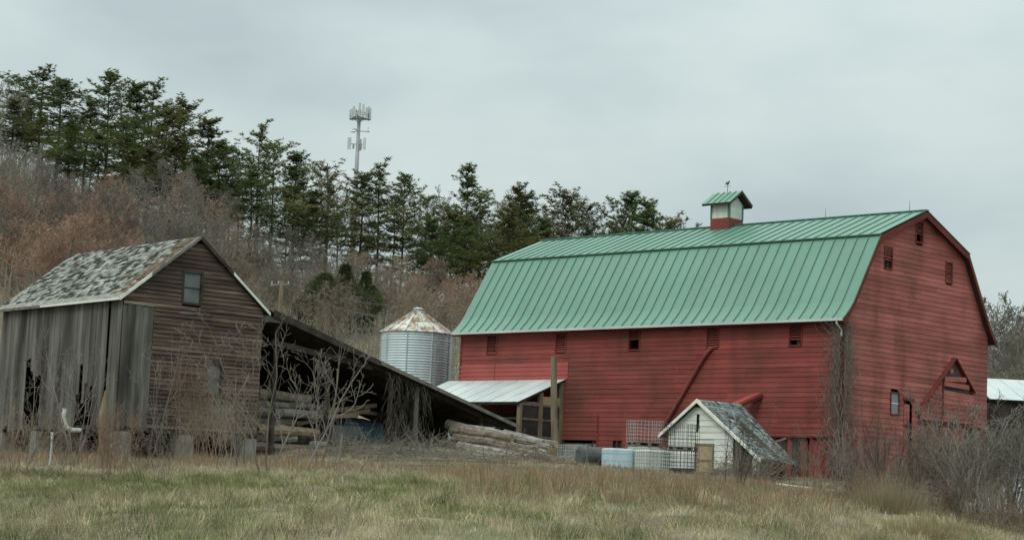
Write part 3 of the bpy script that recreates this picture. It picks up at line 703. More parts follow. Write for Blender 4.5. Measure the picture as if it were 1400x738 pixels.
def sash(parent, x0, x1, z0, z1, y, m, pane, cols=2, rows=2, W=.08):
    b = MB()
    b.box((x0 - W, y - .05, z0 - W), (x0, y + .08, z1 + W)).box((x1, y - .05, z0 - W), (x1 + W, y + .08, z1 + W)).box((x0, y - .05, z1), (x1, y + .08, z1 + W)).box((x0, y - .07, z0 - W), (x1, y + .08, z0))
    wn = b.build('window', m, parent); dx, dz = (x1 - x0) / cols, (z1 - z0) / rows
    for i in range(cols):
        for j in range(rows): MB().box((x0 + i * dx + .012, y + .02, z0 + j * dz + .012), (x0 + (i + 1) * dx - .012, y + .03, z0 + (j + 1) * dz - .012)).build('pane', pane, wn)
    b = MB()
    for i in range(1, cols): b.box((x0 + i * dx - .012, y + .005, z0), (x0 + i * dx + .012, y + .035, z1))
    for j in range(1, rows): b.box((x0, y, z0 + j * dz - .02), (x1, y + .04, z0 + j * dz + .02))
    b.build('sash_bar', m, wn)
sash(house, 2.58, 3.29, hz(6.66), hz(7.74), GY0, 'dark_wood', 'old_glass', 1, 2)
sash(house, 3.76, 4.34, hz(3.44), hz(4.46), GY0, 'dark_wood', 'old_glass', 1, 2)
# long wall, vertical boards with broken lower ends
b = MB()
for z in (ZF - .2, 4.3, ZE - .35): b.box((GX0 + .03, GY0, hz(z)), (GX0 + .17, HL - .15, hz(z) + .16))
wl2 = b.build('wall', 'dark_wood', house); yy = HL - .15
while yy > GY0 + .05:
    wd = RB.uniform(.17, .26); a = max(yy - wd, GY0); mid = (yy + a) / 2
    zlo = 1.95 + RB.uniform(-.18, .15)
    if 6.0 < mid < 7.35: zlo = 4.25 + RB.uniform(-.5, .4)
    if 1.95 < mid < 3.3: zlo = 3.6 + RB.uniform(-.9, .7)
    if 3.3 < mid < 4.2: zlo = 1.75 + RB.uniform(-.2, .3)
    if RB.random() > .03: put_board(wl2, 'grey_board', (GX0, HL - .15), -PI / 2, HL - .15 - yy, HL - .15 - a - .006, hz(zlo), hz(ZE) - .06, .024, False, jit=.02)
    yy = a
for (x0_, y0_, x1_, y1_) in ((HW - .22, GY0, HW - .18, HL - .15), (GX0, HL - .19, HW - .22, HL - .15)):
    MB().box((x0_, y0_, hz(1.2)), (x1_, y1_, hz(ZE) - .06)).build('wall', 'dark_wood', house)
MB().ext([(GX0, HL - .19, hz(ZE) - .06), (HW - GX0, HL - .19, hz(ZE) - .06), (HW / 2, HL - .19, hz(ZR) - .12)], (0, .04, 0)).build('wall', 'dark_wood', house)
MB().box((GX0 + .2, GY0 + .25, hz(ZF) - .12), (HW - .25, HL - .2, hz(ZF) - .04)).build('floor', 'dark_wood', house)
MB().box((HW - .6, .4, hz(.5)), (HW - .55, HL - .2, hz(2.0))).build('shade_skirt', 'dark_wood', house)  # far-side boards added to keep daylight out from under the floor
MB().box((GX0, HL - .6, hz(.5)), (HW - .6, HL - .55, hz(2.0))).build('shade_skirt', 'dark_wood', house)  # same added light block along the back end
for px, py, wd in ((.50, .42, .30), (3.05, .42, .30), (5.75, .42, .28), (.45, 3.4, .26), (.45, 6.4, .26), (.45, 9.3, .26)):
    zt = ZF - .24; b = MB(); j = RB.uniform(-.03, .03)
    zg = gz(*[HO[0] + px * math.cos(HYAW) - py * math.sin(HYAW), HO[1] + px * math.sin(HYAW) + py * math.cos(HYAW)]) - CZ - .15
    b.v = [(px - wd*1.1, py - wd*1.1, hz(zg)), (px + wd*1.1, py - wd*1.1, hz(zg)), (px + wd*1.1, py + wd, hz(zg)), (px - wd*1.1, py + wd, hz(zg)), (px - wd + j, py - wd, hz(zt)), (px + wd + j, py - wd, hz(zt)), (px + wd + j, py + wd, hz(zt)), (px - wd + j, py + wd, hz(zt))]
    b.f = [(0,3,2,1),(4,5,6,7),(0,1,5,4),(1,2,6,5),(2,3,7,6),(3,0,4,7)]; b.build('pier', 'concrete', house)
def hw_(lx, ly): return (HO[0] + lx * math.cos(HYAW) - ly * math.sin(HYAW), HO[1] + lx * math.sin(HYAW) + ly * math.cos(HYAW))
def hg(lx, ly): return gz(*hw_(lx, ly)) - CZ

# ------------------------------------------------------------------ open lean-to shed beside it
SX0, SX1, SY0, SY1 = 6.42, 18.65, .45, 8.6; SB = 1.5
sx_, sy_ = hw_(SX0, SY0)
shed = empty('open_shed', (HO[0], HO[1], CZ + SB), HYAW, 'dark open-sided pole shed whose single roof slopes down to the log pile', 'shed')
def sz(z): return z - SB
def szr(x): return 6.72 + (3.10 - 6.72) * (x - SX0) / (SX1 - SX0)
b = MB()
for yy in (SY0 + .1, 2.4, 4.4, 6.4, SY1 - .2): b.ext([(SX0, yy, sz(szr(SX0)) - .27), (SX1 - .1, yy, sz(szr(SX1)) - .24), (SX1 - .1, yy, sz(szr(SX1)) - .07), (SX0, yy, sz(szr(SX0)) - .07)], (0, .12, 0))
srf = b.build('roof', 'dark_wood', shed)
n = 38; st = (SX1 - SX0) / n
for i in range(n):
    a, c = SX0 + i * st, SX0 + (i + 1) * st - .012; e1 = SY0 - .25 + RB.uniform(-.04, .05)
    MB().ext([(a, e1, sz(szr(a)) - .068), (c, e1, sz(szr(c)) - .068), (c, e1, sz(szr(c)) - .03), (a, e1, sz(szr(a)) - .03)], (0, SY1 - SY0 + .4, 0)).build('plank', 'shed_roof', srf)
MB().ext([(SX0 - .1, SY0 - .30, sz(szr(SX0)) - .025), (SX1 + .05, SY0 - .30, sz(szr(SX1)) - .035), (SX1 + .05, SY0 - .30, sz(szr(SX1)) - .01), (SX0 - .1, SY0 - .30, sz(szr(SX0)))], (0, SY1 - SY0 + .5, 0)).build('roof_sheet', 'shed_roof', srf)
MB().ext([(SX0 + .1, SY0 - .33, sz(szr(SX0)) - .24), (SX1 * .62, SY0 - .33, sz(szr(SX1 * .62)) - .20), (SX1 * .62, SY0 - .33, sz(szr(SX1 * .62)) + .01), (SX0 + .1, SY0 - .33, sz(szr(SX0)) + .03)], (0, .04, 0)).build('fascia', 'dark_wood', srf)
MB().ext([(SX1 * .62 + .02, SY0 - .33, sz(szr(SX1 * .62)) - .14), (SX1 + .05, SY0 - .33, sz(szr(SX1)) - .13), (SX1 + .05, SY0 - .33, sz(szr(SX1)) + .01), (SX1 * .62 + .02, SY0 - .33, sz(szr(SX1 * .62)) + .01)], (0, .04, 0)).build('fascia', 'grey_wood', srf)
MB().box((SX0 - .35, SY0 - .2, sz(6.28)), (SX0 + .75, SY0 - .02, sz(6.50))).build('header_beam', 'grey_wood', shed)
MB().beam((SX0 + .3, SY0 + .05, sz(5.55)), (11.4, SY0 + .05, sz(4.95)), .14, .22).build('header_beam', 'dark_wood', shed)
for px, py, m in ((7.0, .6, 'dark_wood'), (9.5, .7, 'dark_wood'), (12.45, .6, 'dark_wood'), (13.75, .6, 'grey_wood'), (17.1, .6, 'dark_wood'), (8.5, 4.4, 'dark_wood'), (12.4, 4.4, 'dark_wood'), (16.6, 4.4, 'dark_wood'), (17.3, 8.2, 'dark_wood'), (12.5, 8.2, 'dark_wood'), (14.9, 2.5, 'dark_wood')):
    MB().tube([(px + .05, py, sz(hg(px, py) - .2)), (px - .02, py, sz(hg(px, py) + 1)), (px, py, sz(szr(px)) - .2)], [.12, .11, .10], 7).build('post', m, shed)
MB().beam((17.0, .58, sz(hg(17.1, .6) + .15)), (18.2, .58, sz(szr(18.2)) - .15), .12, .12).build('brace', 'dark_wood', shed)
b = MB(); yb = SY1 - .1
for z in (2.4, 3.6, 4.9): b.box((SX0, yb - .12, sz(z)), (16.2 if z < 3 else 6.42 + (6.3 - z) * 3.2, yb - .02, sz(z) + .12))
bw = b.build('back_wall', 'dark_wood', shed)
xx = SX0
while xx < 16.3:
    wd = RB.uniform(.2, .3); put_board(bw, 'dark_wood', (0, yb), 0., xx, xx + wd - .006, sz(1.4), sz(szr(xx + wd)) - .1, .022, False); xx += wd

b = MB(); b.box((17.22, 3.0, sz(3.1)), (17.32, SY1 - .15, sz(3.2))); swl = b.build('dark_partition', 'dark_wood', shed); yy = SY1 - .12  # partition added so the right end of the shed interior stays dark
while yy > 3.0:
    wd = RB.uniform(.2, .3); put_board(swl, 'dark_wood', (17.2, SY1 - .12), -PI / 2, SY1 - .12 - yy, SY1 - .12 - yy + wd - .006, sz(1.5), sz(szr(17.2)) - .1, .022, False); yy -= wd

# ------------------------------------------------------------------ grain bin
gb = pix(567, 530, 105); gbz = gz(gb.x, gb.y)
bin_ = empty('grain_bin', (gb.x, gb.y, gbz), .3, 'round corrugated galvanised grain bin with a rusty cone roof behind the shed', 'grain bin')
R = 1.86; HT = 8.50 + CZ - gbz; V = []; T = []; ns = 56; rings = int(HT / .034)
for i in range(rings + 1):
    z = HT * i / rings; r = R + .016 * math.sin(2 * PI * i / 4.)
    if i % 33 < 2: r += .012
    for k in range(ns): t = 2 * PI * k / ns; V.append((r * math.cos(t), r * math.sin(t), z))
for i in range(rings):
    for k in range(ns): j = (k + 1) % ns; T.append((i*ns+k, i*ns+j, (i+1)*ns+j, (i+1)*ns+k))
link('body', fast_mesh('body', V, T, 'galv', smooth=True), bin_)
cone = MB().tube([(0, 0, HT - .02), (0, 0, HT + 1.1)], [R - .02, .3], 28).build('roof', 'rust_roof', bin_)
npn = 22; b = MB(); t0, t1 = -PI / npn, PI / npn; zt = HT + 1.12
b.poly([((R + .10) * math.cos(t0), (R + .10) * math.sin(t0), HT - .03), ((R + .10) * math.cos(t1), (R + .10) * math.sin(t1), HT - .03), (.28 * math.cos(t1), .28 * math.sin(t1), zt), (.28 * math.cos(t0), .28 * math.sin(t0), zt)])
b.beam(((R + .10) * math.cos(t0), (R + .10) * math.sin(t0), HT - .005), (.28 * math.cos(t0), .28 * math.sin(t0), zt + .02), .05, .06)
me = b.mesh('roof_panel', 'rust_roof')
for k in range(npn): link('roof_panel', me, cone, (0, 0, 0), (0, 0, 2 * PI * k / npn))
MB().tube([(0, 0, zt - .04), (0, 0, zt + .10), (0, 0, zt + .16), (0, 0, zt + .24)], [.27, .27, .33, .12], 14).build('cap', 'galv', bin_)
MB().tube([(0, 0, zt + .22), (.05, 0, zt + .42)], [.02, .015], 5).build('cap_handle', 'dark_steel', bin_)
ta = -1.15
b = MB()
for dx in (-.2, .2):
    b.tube([((R + .1) * math.cos(ta) - dx * math.sin(ta), (R + .1) * math.sin(ta) + dx * math.cos(ta), 0.2), ((R + .1) * math.cos(ta) - dx * math.sin(ta), (R + .1) * math.sin(ta) + dx * math.cos(ta), HT)], .02, 5)
for z in np.arange(.5, HT, .33): b.beam(((R + .1) * math.cos(ta) + .2 * math.sin(ta), (R + .1) * math.sin(ta) - .2 * math.cos(ta), z), ((R + .1) * math.cos(ta) - .2 * math.sin(ta), (R + .1) * math.sin(ta) + .2 * math.cos(ta), z), .02, .02)
b.build('ladder', 'steel', bin_)
b = MB()
for t in np.arange(0, 2 * PI, 2 * PI / 9):
    b.beam(((R + .025) * math.cos(t), (R + .025) * math.sin(t), 0), ((R + .025) * math.cos(t), (R + .025) * math.sin(t), HT - .1), .05, .05)
b.build('stiffener', 'galv', bin_)

# ------------------------------------------------------------------ white saltbox milk house
k_ = 82 / 77.; mo = pix(954, 546, 82); MBz = 1.15
milk = empty('milk_house', (mo.x, mo.y, CZ + MBz), BYAW, 'small white clapboard shed with a sagging slate roof in front of the barn', 'shed')
def mz(z): return z - MBz
AP, EL, ER = (0, 4.41), (1.92, 2.97), (-3.2, 2.05); ML = 2.9
def msag(u, v): return -.26 * u * u * (1 - v) - .05 * math.sin(v * PI) * (1 + u)
def mtop(y): return AP[1] + (EL[1] - AP[1]) * y / EL[0] if y > 0 else AP[1] + (ER[1] - AP[1]) * y / ER[0]
deck = MB()
for E_ in (EL, ER):
    deck.ext([(0.02, 0, mz(AP[1]) - .03), (0.02, E_[0], mz(E_[1]) - .03), (0.02, E_[0], mz(E_[1]) - .10), (0.02, 0, mz(AP[1]) - .10)], (ML * (.98 if E_ is EL else .55), 0, 0))
mrf = deck.build('roof', 'dark_wood', milk)
def scol(u, v, r):
    x = r.uniform(); c = np.array([.20, .225, .22]) * r.uniform(.7, 1.25)
    if x < .22: c = np.array([.34, .37, .36]) * r.uniform(.8, 1.15)
    if x > .88: c = np.array([.07, .078, .075])
    return c
ls = math.hypot(ER[0], ER[1] - AP[1]); dv = np.array([0, -ER[0], AP[1] - ER[1]]) / ls; nv = np.array([0, -(AP[1] - ER[1]), -ER[0]]) / ls
me = shingle_mesh('slates', (-.06, ER[0] - .03, mz(ER[1])), (1, 0, 0), dv, nv, ML + .06, ls + .03, .19, .15, scol, 21, sag=msag, th=.025,
                  skip=lambda u, v, r: (u > .72 and v < .62 and r.uniform() < (u - .7) * 2.0 * (1 - v)))
tag(link('slates', me, mrf), kind='stuff')
ll = math.hypot(EL[0], EL[1] - AP[1]); dv = np.array([0, -EL[0], AP[1] - EL[1]]) / ll; nv = np.array([0, (AP[1] - EL[1]), EL[0]]) / ll
me = shingle_mesh('slates', (-.06, EL[0] + .03, mz(EL[1])), (1, 0, 0), dv, nv, ML, ll, .19, .15, scol, 22); tag(link('slates', me, mrf), kind='stuff')
for E_ in (EL, ER):
    MB().ext([(-.09, 0, mz(AP[1]) + .03), (-.09, E_[0] * 1.02, mz(E_[1]) - .01), (-.09, E_[0] * 1.02, mz(E_[1]) - .15), (-.09, 0, mz(AP[1]) - .13)], (.05, 0, 0)).build('rake_board', 'white_board', mrf)
b = MB(); yL, yR = 1.62, -1.72
for y in (yL - .12, .3, -.85, yR): b.box((.22, y, mz(1.1)), (.32, y + .1, mz(mtop(y + .05)) - .15))
mw = b.build('wall', 'dark_wood', milk)
mh = [(yL - .14, yL + .74, mz(1.0), mz(2.62)), (yL - .17, yL - .05, mz(3.28), mz(3.78))]
zz = mz(1.62)
while zz < mz(4.25):
    ex = RB.uniform(.235, .265); z1 = zz + ex; zr = zz + MBz
    l0 = min(yL, (4.36 - zr) / (1.44 / 1.92)); r0 = max(yR, -(4.36 - zr) / (2.36 / 3.2)); l1 = min(yL, (4.36 - zr - ex) / .75); r1 = max(yR, -(4.36 - zr - ex) / .7375)
    if l1 - r1 < .1: break
    for p, q in cut(yL - l0, yL - r0, zz, z1, mh):
        slant_board(mw, 'white_board', (.2, yL), -PI / 2, p, q, yL - l1 if abs(p - (yL - l0)) < .01 else p, yL - r1 if abs(q - (yL - r0)) < .01 else q, zz, z1 + .012, .035)
    zz += ex
md = MB().box((.17, -.70, mz(1.32)), (.21, .12, mz(2.56))).build('door', 'tan_wood', milk)
MB().box((.155, -.66, mz(1.9)), (.169, .08, mz(1.99))).build('batten', 'wood_post', md)
b = MB(); b.box((.14, .12, mz(1.3)), (.22, .2, mz(2.64))).box((.14, -.78, mz(1.3)), (.22, -.70, mz(2.64))).box((.14, -.70, mz(2.56)), (.22, .12, mz(2.64))); b.build('door_frame', 'grey_wood', milk)
MB().box((.205, -.80, mz(2.60)), (.225, .22, mz(3.05))).build('door_header', 'white_board', milk)
MB().box((.16, .02, mz(3.26)), (.19, .05, mz(3.8))).build('vent', 'dark_steel', milk)
MB().box((.16, yR, mz(.9)), (.32, -.79, mz(1.62))).build('foundation', 'mortar', milk)
MB().box((.16, .21, mz(.9)), (.32, yL, mz(1.62))).build('foundation', 'mortar', milk)
for y, m in ((-2.0, 'grey_wood'), (-2.85, 'white_board')):
    MB().box((.15, y - .14, mz(.9)), (.27, y + .14, mz(mtop(y)) - .12)).build('post', m, milk)
MB().box((1.9, -2.9, mz(.9)), (1.95, yL, mz(2.2))).build('wall', 'dark_wood', milk)
MB().box((.32, yL - .05, mz(.9)), (ML - .2, yL, mz(2.9))).build('wall', 'white_board', milk)
MB().box((.32, yR, mz(.9)), (ML - .9, yR + .05, mz(2.5))).build('wall', 'grey_board', milk)
MB().beam((2.2, -2.1, mz(2.75)), (2.9, -2.35, mz(3.0)), .10, .06).build('loose_rafter', 'wood_post', milk)
#@@PROPS@@
# ------------------------------------------------------------------ logs and timbers
RL = random.Random(5)
def log(p, q, r, label, group, m='bark', name='log', bend=.04):
    p, q = Vector(p), Vector(q); d = q - p; b = MB(); pts = []; rs = []
    for i in range(6):
        t = i / 5; pts.append(d * t + Vector((RL.uniform(-1, 1), RL.uniform(-1, 1), RL.uniform(-1, 1))) * bend * (0 < i < 5)); rs.append(r * (1.08 - .16 * t) * RL.uniform(.94, 1.06))
    b.tube(pts, rs, 9); o = b.build(name, m, None, smooth=False, loc=p); tag(o, label, 'log', group)
    for c, rr, s in ((pts[0], rs[0], -1), (pts[-1], rs[-1], 1)):
        dn = d.normalized() * s; MB().tube([c - dn * .01, c + dn * .012], rr * .93, 9).build('cut_end', 'log_end', o)
    return o
# long logs fanned out past the low end of the shed roof
LG = 'long logs piled beside the low end of the shed roof'; LB = 'long debarked log in the loose pile beside the low shed eave'
for (xa, ya, da, xb, yb, db, r, m) in (
    (612, 580, 86.5, 742, 606, 85.0, .19, 'bark_grey'), (618, 589, 86.0, 700, 599, 85.2, .20, 'bark'), (622, 600, 85.4, 735, 616, 83.6, .22, 'bark'),
    (640, 588, 86.8, 752, 612, 84.6, .17, 'bark_grey'), (650, 596, 86.1, 748, 622, 83.4, .20, 'bark_grey'), (660, 606, 85.0, 756, 628, 82.4, .18, 'bark'),
    (628, 610, 84.6, 720, 627, 82.8, .19, 'bark_grey'), (668, 615, 84.0, 762, 632, 81.6, .15, 'bark'), (690, 592, 86.6, 760, 607, 85.4, .15, 'bark_grey'), (640, 618, 83.6, 742, 634, 81.6, .16, 'bark_grey'), (600, 606, 85.6, 690, 622, 83.6, .16, 'bark')):
    da, db = da * .945, db * .935
    log(pix(xa, ya, da), pix(xb, yb, db), r * 1.02, LB, LG, m)
# stacked logs inside the high end of the shed
def hp(lx, ly, z): x, y = hw_(lx, ly); return Vector((x, y, CZ + z))
SG = 'short logs stacked inside the high end of the shed'; SBL = 'bark covered log in the stack inside the tall end of the open shed'
g0 = hg(7.5, 1.6)
for row in range(7):
    for k in range(4 if row < 4 else 3):
        r = RL.uniform(.15, .21); ly = 1.3 + k * .42 + (row % 2) * .2; z = g0 + .15 + row * .33
        if row == 6 and k > 1: continue
        log(hp(6.75 + RL.uniform(-.1, .1), ly, z), hp(9.1 + RL.uniform(-.5, .7) - row * .08, ly + RL.uniform(-.2, .1), z + RL.uniform(-.08, .08)), r, SBL, SG, RL.choice(['bark', 'bark_grey', 'bark_grey', 'bark_tan']))
TG = 'sawn timbers leaning across the shed interior'
for (a, c, ht) in (((8.6, 2.0, 2.9), (13.2, 2.6, 3.6), .16), ((8.8, 1.7, 2.6), (12.6, 2.2, 3.35), .14), ((9.2, 1.5, 2.9), (11.8, 1.9, 3.1), .16), ((8.4, 2.6, 3.3), (11.2, 3.0, 3.4), .18), ((10.5, 3.0, 3.35), (13.8, 3.4, 3.3), .13)):
    o = MB().beam((0, 0, 0), hp(*c) - hp(*a), .14, ht).build('timber', 'bark_tan', None, loc=hp(*a)); tag(o, 'tan sawn timber lying across the dark interior of the open shed', 'timber', TG)
# things standing in the shed
o = MB(); lx, ly = 10.4, 1.0; zg = hg(lx, ly); p0 = hp(lx, ly, zg - .03)
b = MB(); b.v = [(-.55,-.4,0),(.5,-.4,0),(.5,.4,0),(-.55,.4,0),(-.65,-.5,.85),(.65,-.5,.85),(.65,.5,.85),(-.65,.5,.85),(-.58,-.44,.85),(.58,-.44,.85),(.58,.44,.85),(-.58,.44,.85),(-.5,-.36,.08),(.46,-.36,.08),(.46,.36,.08),(-.5,.36,.08)]
b.f = [(0,3,2,1),(0,1,5,4),(1,2,6,5),(2,3,7,6),(3,0,4,7),(4,5,9,8),(5,6,10,9),(6,7,11,10),(7,4,8,11),(8,9,13,12),(9,10,14,13),(10,11,15,14),(11,8,12,15),(12,13,14,15)]
o = b.build('metal_bin', 'dark_tank', None, loc=p0, rot=(0, 0, HYAW)); tag(o, 'grey green open metal bin standing inside the dark shed', 'bin')
# tarp covered machine
V = []; T = []; nu, nv_ = 16, 12
for j in range(nv_):
    for i in range(nu):
        u, v = i / (nu - 1), j / (nv_ - 1); hgt = 1.25 * min(1, 5 * min(u, 1 - u)) * min(1, 4.5 * min(v, 1 - v)) * (.78 + .22 * math.sin(5 * u + 2) * math.cos(3 * v)) + .04 * math.sin(17 * u + 9 * v)
        V.append(((u - .5) * 2.7, (v - .5) * 2.2, max(hgt, -.02)))
for j in range(nv_ - 1):
    for i in range(nu - 1): k = j * nu + i; T.append((k, k + 1, k + nu + 1, k + nu))
p0 = hp(12.0, 2.2, hg(12, 2.2)); o = link('tarp_heap', fast_mesh('tarp_heap', V, T, 'tarp', smooth=True), None, p0, (0, 0, HYAW)); tag(o, 'dark blue tarp draped over a heap in the middle of the shed', 'tarp')
o = MB().tube([(0, 0, 0), (.75, .1, 0)], .16, 10).build('pipe_offcut', 'concrete', None, loc=hp(8.6, .25, hg(8.6, .25) + .15), rot=(0, 0, HYAW)); tag(o, 'short pale grey pipe section lying at the mouth of the shed', 'pipe')

# ------------------------------------------------------------------ liquid totes
def tote(p, rz, label, tank='tank_white', cage=True, fill=True, group='liquid totes by the barn', lean=0, cm='cage'):
    t = empty('tote', p, rz, label, 'tote', group); t.rotation_euler[1] = lean
    b = MB()
    for x in (-.52, 0, .52): b.box((x - .07, -.5, 0), (x + .07, .5, .03)).box((x - .07, -.5, .03), (x + .07, -.36, .11)).box((x - .07, .36, .03), (x + .07, .5, .11)).box((x - .07, -.07, .03), (x + .07, .07, .11))
    b.box((-.6, -.5, .11), (.6, .5, .135)); b.build('pallet', 'cage' if fill else 'grey_wood', t)
    if fill:
        bb = MB(); 
        prof = [(-.56, -.46), (-.46, -.48), (.46, -.48), (.56, -.46), (.58, -.36), (.58, .36), (.56, .46), (.46, .48), (-.46, .48), (-.56, .46), (-.58, .36), (-.58, -.36)]
        zs = [(.14, .94), (.20, 1), (.45, .985), (.5, 1), (.75, .985), (.8, 1), (.94, 1), (1.0, .93)]; n = len(prof)
        for z, s in zs: bb.v += [(x * s, y * s, z) for x, y in prof]
        for i in range(len(zs) - 1):
            for k in range(n): j = (k + 1) % n; bb.f.append((i*n+k, i*n+j, (i+1)*n+j, (i+1)*n+k))
        bb.f.append(tuple(range(n - 1, -1, -1))); bb.f.append(tuple((len(zs) - 1) * n + k for k in range(n)))
        bb.build('tank', tank, t); MB().tube([(0, 0, .99), (0, 0, 1.05)], .12, 12).build('lid', 'dark_tank', t)
        MB().tube([(.58, 0, .2), (.66, 0, .2), (.68, 0, .14)], .04, 7).build('valve', 'dark_tank', t)
    if cage:
        c = MB(); X, Y = .60, .50
        for z in np.linspace(.16, 1.03, 7):
            for (a, d) in (((-X, -Y), (X, -Y)), ((X, -Y), (X, Y)), ((X, Y), (-X, Y)), ((-X, Y), (-X, -Y))): c.beam((*a, z), (*d, z), .012, .012)
        for x in np.linspace(-X, X, 8): c.beam((x, -Y - .012, .13), (x, -Y - .012, 1.04), .012, .012).beam((x, Y + .012, .13), (x, Y + .012, 1.04), .012, .012)
        for y in np.linspace(-Y, Y, 7)[1:-1]: c.beam((-X - .012, y, .13), (-X - .012, y, 1.04), .012, .012).beam((X + .012, y, .13), (X + .012, y, 1.04), .012, .012)
        c.build('cage', cm, t)
    return t
def gp(x, d, dz=0): p = onground(x, d); p.z += dz; return p
tote(gp(845, 82.5, -.02), .35, 'bluish plastic liquid tank without its cage, on the ground before the barn', 'tank_blue', cage=False)
tote(gp(891, 82.0, -.02), .5, 'white caged plastic liquid tote between the blue tank and the white shed')
t2 = gp(880, 84.2, -.02); tote(t2, .45, 'white caged tote half hidden behind others, carrying an empty wire cage')
tote((t2.x, t2.y, t2.z + 1.045), .40, 'empty wire tote cage perched on a white tote against the red barn', fill=False)
t3 = gp(930, 79.5, -.02); tote(t3, 1.0, 'empty wire tote cage on the ground in front of the white shed', fill=False, cm='dark_steel')
tote((t3.x, t3.y, t3.z + 1.045), 1.05, 'empty wire tote cage stacked on another before the white shed', fill=False, cm='dark_steel')
tote(gp(618, 88.5, -.02), .7, 'bluish caged tote behind the log pile under the low shed eave', 'tank_blue', group='totes behind the logs')
tote(gp(652, 89.5, -.02), .6, 'bluish caged tote behind the logs nearer the barn lean-to', 'tank_blue', group='totes behind the logs')
# dark drum lying on its side
p = gp(808, 83.5); t = empty('oil_tank', p, .5, 'dark grey steel tank lying beside the bluish plastic tank', 'tank')
MB().tube([(-.62, 0, .46), (-.55, 0, .46), (.55, 0, .46), (.62, 0, .46)], [.26, .40, .40, .26], 18).build('body', 'dark_tank', t, smooth=False)
for x in (-.4, .4): MB().box((x - .05, -.32, -.05), (x + .05, .32, .12)).build('saddle', 'dark_steel', t)
MB().tube([(0, 0, .85), (0, 0, .95)], .06, 8).build('filler_cap', 'dark_steel', t)
# wire crates by the stone base
for i, (x, d) in enumerate(((778, 86.0), (790, 86.8))):
    p = gp(x, d); c = MB()
    for z in np.linspace(.02, .62, 6):
        for (a, e_) in (((-.4, -.3), (.4, -.3)), ((.4, -.3), (.4, .3)), ((.4, .3), (-.4, .3)), ((-.4, .3), (-.4, -.3))): c.beam((*a, z), (*e_, z), .014, .014)
    for xx in np.linspace(-.4, .4, 7): c.beam((xx, -.31, 0), (xx, -.31, .64), .014, .014).beam((xx, .31, 0), (xx, .31, .64), .014, .014)
    for yy in np.linspace(-.3, .3, 5): c.beam((-.41, yy, 0), (-.41, yy, .64), .014, .014).beam((.41, yy, 0), (.41, yy, .64), .014, .014)
    o = c.build('wire_crate', 'cage', None, loc=p, rot=(0, 0, .5 + .3 * i)); tag(o, 'low grey wire crate by the stone base of the barn', 'crate', 'wire crates by the stone base')

# ------------------------------------------------------------------ posts, poles, wires
p = gp(760, 87.3, -.3)
q = pix(757, 487, 87.3)
o = MB().tube([(0, 0, 0), ((q.x - p.x) * .5 - .02, 0, 2), (q.x - p.x, 0, q.z - p.z)], [.165, .15, .135], 9).build('wooden_post', 'wood_post', None, loc=p); tag(o, 'tall bare wooden post standing in front of the barn lean-to', 'post')
pp = pix(383, 425, 130); ptop = pix(383, 384, 130); pgz = gz(pp.x, pp.y)
t = empty('utility_pole', (pp.x, pp.y, pgz), 0, 'pale wooden utility pole with a crossarm behind the granary roof', 'utility pole'); ph = ptop.z - pgz
MB().tube([(0, 0, -.3), (0, 0, ph)], [.17, .12], 8).build('pole', 'wood_post', t)
MB().beam((-.75, .1, ph - .28), (.55, -.1, ph - .20), .09, .11).build('crossarm', 'grey_wood', t)
for x in (-.65, -.2, .45): MB().tube([(x, .1 - .154 * (x + .75), ph - .2), (x, .1 - .154 * (x + .75), ph - .02)], [.035, .05], 6).build('insulator', 'antenna', t)
MB().beam((-.5, .05, ph - .28), (0, 0, ph - .7), .03, .03).build('brace', 'dark_steel', t)
W0 = Vector((pp.x, pp.y, pgz + ph))
for i, (off, end, lab) in enumerate(((-.65, pix(-60, 372, 140), 'overhead wire running past the granary ridge to the utility pole'), (.45, pix(620, 418, 100), 'overhead wire sagging from the utility pole towards the grain bin'), (.1, pix(600, 440, 100), 'lower overhead wire dropping from the utility pole behind the grain bin'))):
    s = W0 + Vector((off, 0, -.05 - .25 * (i == 2))); pts = [s.lerp(end, k / 14) - Vector((0, 0, 4 * .55 * (k / 14) * (1 - k / 14))) for k in range(15)]
    o = MB().tube([q_ - s for q_ in pts], .016, 4).build('power_line', 'dark_steel', None, loc=s); tag(o, lab, 'wire', 'overhead wires')
# cell tower
tb = pix(487, 250, 340); tz = gz(tb.x, tb.y); tt = pix(491, 145, 340)
t = empty('cell_tower', (tb.x - .05, tb.y, tz), 0, 'tall grey monopole with clustered antenna panels rising behind the pines', 'tower'); th = tt.z - tz
MB().tube([(0, 0, -.5), (0, 0, th - .6)], [.55, .28], 14).build('pole', 'steel', t, smooth=True)
b = MB(); zp = th - 2.2
for a in range(3):
    t0, t1 = a * 2.0944 + .4, (a + 1) * 2.0944 + .4; c0, c1 = Vector((2.1 * math.cos(t0), 2.1 * math.sin(t0), zp)), Vector((2.1 * math.cos(t1), 2.1 * math.sin(t1), zp))
    for dz in (0, .9): b.beam(c0 + Vector((0, 0, dz)), c1 + Vector((0, 0, dz)), .12, .12)
    b.beam((0, 0, zp), (c0 + c1) / 2, .18, .2); b.beam((0, 0, zp - .9), (c0 + c1) / 2, .1, .1); b.beam(c0, c0 + Vector((0, 0, 1)), .1, .1); b.beam((0, 0, zp), c0, .14, .14)
b.build('platform', 'steel', t)
RT = random.Random(3)
